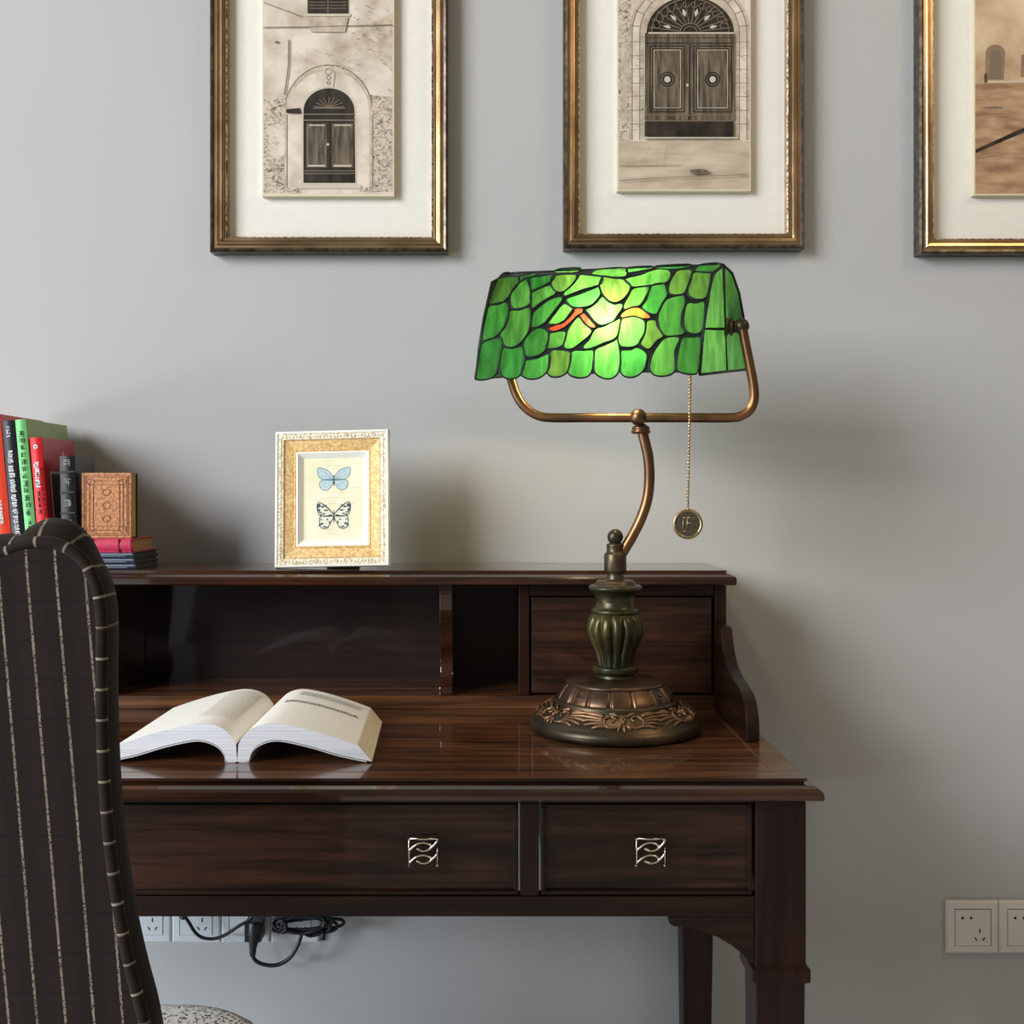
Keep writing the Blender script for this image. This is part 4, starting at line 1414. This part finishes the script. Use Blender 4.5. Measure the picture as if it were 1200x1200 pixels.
sy0 = -.168
ss = (sy0-CAM_Y)/FPX
X_ = lambda px: (px-VX)*ss
navy = S(34, 44, 62)
silverl = plain('silver_line', S(150, 164, 186), .4)
z = BKZ
lab = ['thin navy book at the bottom of the lying stack', 'thin navy book in the middle of the three navy books', 'thin navy book directly under the red book']
for k, (xa, xb) in enumerate([(92, 159), (92, 157.5), (92, 156.5)]):
    def dnv(sp, root, z=z, xa=xa, xb=xb):
        m = MB(); m.box(X_(xa)+.003, X_(xb)-.002, sy0-.0008, sy0+.0004, z+.0058, z+.0068); 
        m.box(X_(xa)+.02, X_(xb)-.012, sy0-.0008, sy0+.0004, z+.0030, z+.0036); m.build('spine_line', silverl, sp)
    lay_book(X_(xa), X_(xb), sy0, -.060+.004*k, z, .0082, navy, plain('grey_page_edge', S(70, 70, 62), .7), lab[k], dnv)
    z += .0084


def dred(sp, root, z=z):
    drb = plain('dark_red_band', S(120, 14, 40), .4)
    for px in (108, 139, 153.5): MB().box(X_(px)-.0008, X_(px)+.0008, sy0-.0012, sy0+.001, z+.0005, z+.0205).build('spine_band', drb, sp)


lay_book(X_(92), X_(155.5), sy0, -.070, z, .0212, S(188, 40, 76), noisy('tan_page_edge', S(140, 104, 60), S(180, 140, 88), (300, 300, 900), .7), 'red leather book lying flat under the small brown book', dred)
z += .0214
# small brown book standing with its tooled cover to the viewer
root = empty('book', (X_(124), -.13, z), 'small tooled brown leather book standing on the red book', 'book')
bx0, bx1, bz1 = X_(94.5), X_(153), CAM_Z-(554-VY)*ss
tan = noisy('tooled_leather', S(150, 90, 48), S(206, 144, 92), (230, 230, 230), .42, coat=.2, lo=.35, hi=.65, bump=.6)
m = MB().box(bx0, bx1, -.165, -.162, z, bz1)
cv = m.build('cover', tan, root, .0008)
m = MB()
for ins in (.004, .0065, .012, .0175):
    x0, x1, z0, z1 = bx0+ins, bx1-ins, z+ins, bz1-ins
    m.tube([(x0, -.1652, z0), (x1, -.1652, z0), (x1, -.1652, z1), (x0, -.1652, z1)], .0006, 5, closed=True)
for fx, fz in ((.18, .14), (.82, .14), (.18, .86), (.82, .86), (.5, .5), (.5, .7), (.5, .3)):
    cx, cz = bx0+(bx1-bx0)*fx, z+(bz1-z)*fz
    m.tube([(cx+.006*math.cos(t*PI/6), -.1652, cz+.0045*math.sin(t*PI/6)) for t in range(12)], .0006, 5, closed=True)
m.build('tooled_lines', plain('dark_tooling', S(136, 80, 46), .45), cv)
MB().box(bx0+.001, bx1+.0005, -.140, -.1375, z, bz1).build('cover', plain('dark_back_cover', S(52, 40, 22), .5), root, .0008)
MB().box(bx0+.002, bx1-.002, -.162, -.140, z+.0015, bz1-.002).build('pages', M['edge_gold'], root)
m = MB(); n = 8
m.prism([(bx0+.002-.004*math.sin(PI*i/n), -.165+.0275*i/n, z) for i in range(n+1)], (0, 0, bz1-z))
m.build('spine', tan, root)

# ------------------------------------------------------------------ sockets


def socket(px0, px1, py0, py1, label, group, mat, pins2=True):
    Yf = -.009; s = (Yf-CAM_Y)/FPX
    x0, x1 = (px0-VX)*s, (px1-VX)*s; z0, z1 = CAM_Z-(py1-VY)*s, CAM_Z-(py0-VY)*s
    root = empty('wall_socket', ((x0+x1)/2, -.0005, (z0+z1)/2), label, 'socket', group)
    W_, H_ = x1-x0, z1-z0
    m = MB(); sweep_frame(m, x0+.0002, x1-.0002, z0, z1, 0, [(0, .0005), (0, .006), (.003, .009), (.0125, .0095), (.0125, .007)]); m.build('faceplate', mat, root)
    ix0, ix1, iz0, iz1 = x0+.0125, x1-.0125, z0+.0115, z1-.0125
    MB().box(ix0-.001, ix1+.001, -.0072, -.004, iz0-.002, iz1+.001).build('recess', plain('socket_shadow_gap', S(96, 76, 58), .6) if 'gap' not in M else M['gap'], root)
    ins = MB().box(ix0+.0014, ix1-.0014, -.0098, -.0072, iz0+.0014, iz1-.0014).build('socket_insert', mat, root, .0006)
    m = MB()

    def sl(u, v, w_, h_, a=0):
        cx, cz = ix0+(ix1-ix0)*u, iz1-(iz1-iz0)*v
        c_, s_ = math.cos(a), math.sin(a)
        pts = [(-w_/2, -h_/2), (w_/2, -h_/2), (w_/2, h_/2), (-w_/2, h_/2)]
        m.prism([(cx+x*c_-y*s_, -.0101, cz+x*s_+y*c_) for x, y in pts], (0, .001, 0))

    def tri(u, v, sg):
        cx, cz = ix0+(ix1-ix0)*u, iz1-(iz1-iz0)*v
        m.prism([(cx-sg*.0026, -.0101, cz), (cx+sg*.002, -.0101, cz+.0028), (cx+sg*.0028, -.0101, cz), (cx+sg*.002, -.0101, cz-.0028)], (0, .001, 0))
    if pins2: tri(.20, .24, 1); tri(.46, .24, -1)
    u0, v0 = (.68, .58) if pins2 else (.62, .3)
    sl(u0, v0, .002, .007); sl(u0-.105, v0+.22, .002, .0062, math.radians(32)); sl(u0+.105, v0+.22, .002, .0062, math.radians(-32))
    m.build('pin_slots', M['slot'], ins)
    return root


M['gap'] = plain('socket_gap', S(70, 48, 32), .6)
socket(1109.5, 1170.8, 1056, 1117.5, 'ivory wall socket right of the desk, nearer to the desk', 'double sockets at right', M['plastic'])
socket(1171.2, 1232.5, 1056, 1117.5, 'ivory wall socket right of the desk, cut by the right image edge', 'double sockets at right', M['plastic'])
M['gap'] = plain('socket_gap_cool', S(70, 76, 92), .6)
lbl = ['white wall socket under the desk next to the chair back', 'white wall socket under the desk crossed by a thin drooping cord', 'white wall socket under the desk holding the black plug', 'white wall socket under the desk behind the tangled cable']
for k in range(4):
    socket(143+58*k, 201+58*k-.4, 1043, 1105, lbl[k], 'row of sockets under the desk', M['plastic_w'], True)

# ------------------------------------------------------------------ cables
cord = empty('power_cable', P(330, 1090, -.04), 'tangled black power cable with plug in the socket under the desk', 'cable')
m = MB()
plug = [P(300, 1080, -.030), P(299, 1092, -.034), P(297, 1106, -.036), P(296, 1120, -.036)]
m.tube(smooth_pts(plug, 4), [.013, .0135, .0135, .013, .0125, .0115, .010, .0085, .007, .006, .0055, .005, .0045], 14)
m.box(P(290, 1088, -.02).x, P(309, 1088, -.02).x, -.040, -.0105, P(300, 1098, -.02).z, P(300, 1076, -.02).z)
for k in range(4): m.tube([P(293.5, 1108+k*3, -.036), P(299, 1108+k*3, -.036)], .0055-.0003*k, 10)
m.build('plug', M['black'], cord)
m = MB()
Yc = -.038
m.tube(smooth_pts([P(a, b, Yc) for a, b in [(296, 1118), (298, 1124), (305, 1129), (318, 1131.5), (330, 1129), (341, 1121), (349, 1108), (353, 1096), (355, 1088)]], 5), .0032, 10)
R = random.Random(6)
for k in range(5):
    cx, cy, rx, ry = 357+R.uniform(-6, 6), 1083+R.uniform(-2, 2), 44-k*4+R.uniform(-3, 3), 8.5+R.uniform(-2, 2)
    tl = R.uniform(-.08, .08)
    m.tube(smooth_pts([P(cx+rx*math.cos(t*PI/6)*(1 if t % 2 else .97), cy+ry*math.sin(t*PI/6)+tl*rx*math.cos(t*PI/6), Yc-.004*k+R.uniform(-.002, .002)) for t in range(12)], 4, True), .0027, 8, closed=True)
m.tube(smooth_pts([P(a, b, Yc-.012) for a, b in [(352, 1090), (362, 1097), (374, 1095), (379, 1094)]], 4), .0024, 8)
m.tube([P(379, 1092, Yc-.012), P(379, 1101, Yc-.012)], .0035, 8)
m.build('cable_coil', M['black'], cord)
m = MB(); m.tube(smooth_pts([P(a, b, -.055) for a, b in [(330, 1078), (334, 1082), (335, 1090), (331, 1093)]], 4), .0035, 8)
m.build('cable_tie', M['black'], cord)
thin = empty('thin_cord', P(250, 1085, -.035), 'thin black cord drooping from under the desk in front of sockets', 'cable')
m = MB().tube(smooth_pts([P(a, b, -.034) for a, b in [(214, 1060), (216, 1072), (222, 1082), (229, 1093), (238, 1099), (251, 1100), (265, 1095), (280, 1085), (292, 1078), (300, 1066)]], 5), .0027, 10)
m.build('cord', M['black'], thin)
m = MB().ball(P(215, 1074, -.034), .0055, 12, 8); m.build('cord_knot', M['black'], thin)

# ------------------------------------------------------------------ chair


def stripes(name, mode):
    m, N, Lk, b = base_mat(name, (.03, .02, .017), .85, spec=.2)
    b.inputs['Sheen Weight'].default_value = .06; b.inputs['Sheen Roughness'].default_value = .4
    tc = N.new('ShaderNodeTexCoord')
    sep = N.new('ShaderNodeSeparateXYZ'); Lk.new(tc.outputs['UV'], sep.inputs[0])

    def math_(op, a, b_=None):
        n = N.new('ShaderNodeMath'); n.operation = op
        for i, v in enumerate((a, b_)):
            if v is None: continue
            if isinstance(v, (int, float)): n.inputs[i].default_value = v
            else: Lk.new(v, n.inputs[i])
        return n.outputs[0]
    u, v = sep.outputs[0], sep.outputs[1]
    nz = N.new('ShaderNodeTexNoise'); nz.inputs['Scale'].default_value = 6; nz.inputs['Detail'].default_value = 4
    Lk.new(tc.outputs['UV'], nz.inputs['Vector'])
    wob = math_('MULTIPLY', math_('SUBTRACT', nz.outputs['Fac'], .5), .05)
    fu = math_('FRACT', math_('ADD', u, wob))
    d = math_('ABSOLUTE', math_('SUBTRACT', fu, .5))
    line_ = math_('LESS_THAN', d, .042)
    n2 = N.new('ShaderNodeTexNoise'); n2.inputs['Scale'].default_value = 11; n2.inputs['Detail'].default_value = 3
    Lk.new(tc.outputs['UV'], n2.inputs['Vector'])
    dash = math_('GREATER_THAN', n2.outputs['Fac'], .44)
    n3 = N.new('ShaderNodeTexNoise'); n3.inputs['Scale'].default_value = .9
    Lk.new(tc.outputs['UV'], n3.inputs['Vector'])
    st_ = math_('MULTIPLY', math_('MULTIPLY', line_, math_('ADD', math_('MULTIPLY', dash, .85), .12)), math_('ADD', math_('MULTIPLY', n3.outputs['Fac'], 1.0), .15))
    # dark cross threads
    fv = math_('FRACT', math_('MULTIPLY', v, .72))
    cross = math_('LESS_THAN', math_('ABSOLUTE', math_('SUBTRACT', fv, .5)), .022)
    # broad warm / dark checks
    chk = math_('MULTIPLY', math_('GREATER_THAN', math_('FRACT', math_('MULTIPLY', u, .5)), .5), .5)
    mix1 = N.new('ShaderNodeMix'); mix1.data_type = 'RGBA'
    mix1.inputs[6].default_value = (.012, .0085, .0065, 1); mix1.inputs[7].default_value = (.021, .0105, .009, 1)
    Lk.new(chk, mix1.inputs[0])
    mix2 = N.new('ShaderNodeMix'); mix2.data_type = 'RGBA'; mix2.inputs[7].default_value = (.008, .007, .006, 1)
    Lk.new(cross, mix2.inputs[0]); Lk.new(mix1.outputs[2], mix2.inputs[6])
    mix3 = N.new('ShaderNodeMix'); mix3.data_type = 'RGBA'; mix3.inputs[7].default_value = (.34, .29, .22, 1)
    Lk.new(st_, mix3.inputs[0]); Lk.new(mix2.outputs[2], mix3.inputs[6])
    Lk.new(mix3.outputs[2], b.inputs['Base Color'])
    n4 = N.new('ShaderNodeTexNoise'); n4.inputs['Scale'].default_value = 40
    Lk.new(tc.outputs['UV'], n4.inputs['Vector'])
    bp = N.new('ShaderNodeBump'); bp.inputs['Strength'].default_value = .3; bp.inputs['Distance'].default_value = .001
    Lk.new(n4.outputs['Fac'], bp.inputs['Height']); Lk.new(bp.outputs[0], b.inputs['Normal'])
    return m


M['stripe'] = stripes('pinstripe_fabric', 0)
M['piping'] = noisy('piping_fabric', (.035, .026, .018), (.055, .042, .03), (200, 200, 200), .85)
M['speckle'] = noisy('speckled_fabric', (.05, .05, .05), (.90, .88, .84), (300, 300, 300), .9, lo=.395, hi=.455, detail=1)
CHX, CHY0 = -.520, -.998
chair = empty('upholstered_chair', (CHX, -.72, 0), 'dark brown pinstriped high back chair seen from behind, pushed up to the desk', 'chair')
kz = (CHY0-CAM_Y)/FPX
rim = [(-265, 672), (-200, 672), (-120, 668), (-60, 660), (0, 649), (22, 640), (45, 635), (70, 639), (92, 652), (107, 674), (116, 702), (119, 740), (118.5, 800), (119.5, 860), (122, 920), (127, 980), (134.5, 1040), (144.5, 1100), (156, 1150), (169, 1200), (178, 1260), (182, 1330), (182, 1420), (178, 1560)]
right = [((a-VX)*kz, CAM_Z-(b-VY)*kz) for a, b in rim]
right = [(p.x, p.y) for p in smooth_pts([Vector((a, b, 0)) for a, b in right], 4)]
left = [(2*CHX-x, z_) for x, z_ in right[::-1]]
outline = left[:-1]+right     # from lower left, over the top, to lower right (open at the bottom)
cen = CHX
NP = len(outline)
arc_s = [0]
for a, b in zip(outline[:-1], outline[1:]): arc_s.append(arc_s[-1]+math.hypot(a[0]-b[0], a[1]-b[1]))


def normal(i):
    a = outline[max(0, i-1)]; b = outline[min(NP-1, i+1)]
    dx, dz = b[0]-a[0], b[1]-a[1]; l = math.hypot(dx, dz) or 1
    return (-dz/l, dx/l)


SPC = .0198
secs = [(0, -.004), (.003, .0), (.010, .002), (.022, .002), (.034, .000), (.044, -.005), (.052, -.015)]
m = MB()
V = []
for dy, off in secs:
    for i, (x, z_) in enumerate(outline):
        nx, nz_ = normal(i)
        o = off+(.016*math.sin(min(1, dy/.03)*PI/2) if z_ > .93 else .016*math.sin(min(1, dy/.03)*PI/2)*max(0, (z_-.85)/.08))*max(0, nz_)**6
        if dy > .07: o -= .0
        V.append((x+nx*o, CHY0+dy, z_+nz_*o))
F = []
for k in range(len(secs)-1):
    for i in range(NP-1): F.append((k*NP+i, k*NP+i+1, (k+1)*NP+i+1, (k+1)*NP+i))
b0 = m.add(V, F, 0, True)
fi = 0
for k in range(len(secs)-1):
    for i in range(NP-1):
        q = [(arc_s[i], secs[k][0]), (arc_s[i+1], secs[k][0]), (arc_s[i+1], secs[k+1][0]), (arc_s[i], secs[k+1][0])]
        m.uv[fi] = [((a+.004)/(SPC*1.09), b/SPC) for a, b in q] if outline[i][1] > .985 else [(0.0, b/SPC+a*20) for a, b in q]; fi += 1
# face panels (near and far), as grids between matching left and right outline points
half = NP//2


def panel(k, bulge, sign):
    global fi
    rows = []
    cols = 14
    for i in range(half+1):
        a = Vector(V[k*NP+i]); b = Vector(V[k*NP+NP-1-i])
        row = []
        for c_ in range(cols+1):
            f = c_/cols; p = a.lerp(b, f)
            u_ = 1-(2*f-1)**4
            vv = min(1, i/half*4)*min(1, (half-i)/half*6)
            p.y += sign*bulge*u_*(vv if i < half else 0)
            row.append(p)
        rows.append(row)
    vv_ = [p for r in rows for p in r]; ff = []
    for i in range(half):
        for c_ in range(cols):
            ff.append((i*(cols+1)+c_, i*(cols+1)+c_+1, (i+1)*(cols+1)+c_+1, (i+1)*(cols+1)+c_))
    m.add(vv_, ff, 0, True)
    for f in ff:
        m.uv[fi] = [((vv_[j].x+.085*vv_[j].z-.0035)/SPC, vv_[j].z/SPC) for j in f]; fi += 1


panel(0, .004, -1); panel(len(secs)-1, .02, 1)
m.build('backrest', M['stripe'], chair, fix=False)
m = MB(); m.tube([(x, CHY0+.001, z_) for x, z_ in outline], .0042, 10); 
m.uv = {}
ns = 10
pb = m
fi = 0
for i in range(NP-1):
    for k in range(ns):
        m.uv[fi] = [((arc_s[i]+.004)/(SPC*1.09), 0)]*2+[((arc_s[i+1]+.004)/(SPC*1.09), 0)]*2; fi += 1
m.build('piping', M['stripe'], chair, fix=False)
# seat: rounded speckled cushion on an upholstered box


def rounded_rect(x0, x1, y0, y1, rf, rb, n=8):
    pts = []
    for cx, cy, r, a0 in [(x1-rf, y1-rf, rf, 0), (x0+rf, y1-rf, rf, PI/2), (x0+rb, y0+rb, rb, PI), (x1-rb, y0+rb, rb, 3*PI/2)]:
        for i in range(n+1):
            a = a0+PI/2*i/n; pts.append((cx+r*math.cos(a), cy+r*math.sin(a)))
    return pts


def seat_mesh(x0, x1, y0, y1, z0, z1, rf, rb, e=.03):
    m = MB(); secs_ = [(0, z0), (0, z1-e)]+[(e*(1-math.cos(a)), z1-e+e*math.sin(a)) for a in [PI/2*i/6 for i in range(1, 7)]]+[(e*2.5, z1+.003), (e*4.5, z1+.006)]
    v = []; n = None
    for ins, zz in secs_:
        r = rounded_rect(x0+ins, x1-ins, y0+ins, y1-ins, max(.01, rf-ins), max(.01, rb-ins)); n = len(r)
        v += [(a, b, zz) for a, b in r]
    f = [(k*n+i, k*n+(i+1) % n, (k+1)*n+(i+1) % n, (k+1)*n+i) for k in range(len(secs_)-1) for i in range(n)]
    f += [list(range((len(secs_)-1)*n, len(secs_)*n)), list(range(n))[::-1]]
    m.add(v, f, 0, True); return m


sx1 = -.262; sx0 = 2*CHX-sx1
seat_mesh(sx0-.012, sx1+.012, -.90, -.446, .36, .467, .13, .03).build('seat', M['speckle'], chair)['label'] = 'black and white speckled seat'
seat_mesh(sx0+.012, sx1-.012, -.93, -.462, .27, .36, .14, .03, .01).build('seat_base', M['piping'], chair)
for (x, y) in [(sx1-.07, -.56), (sx0+.07, -.56), (sx1-.05, -.90), (sx0+.05, -.90)]:
    MB().lathe([(.013, 0.0), (.016, .03), (.022, .26), (.024, .285)], (x, y, 0), 20).build('leg', M['wood_z'], chair)
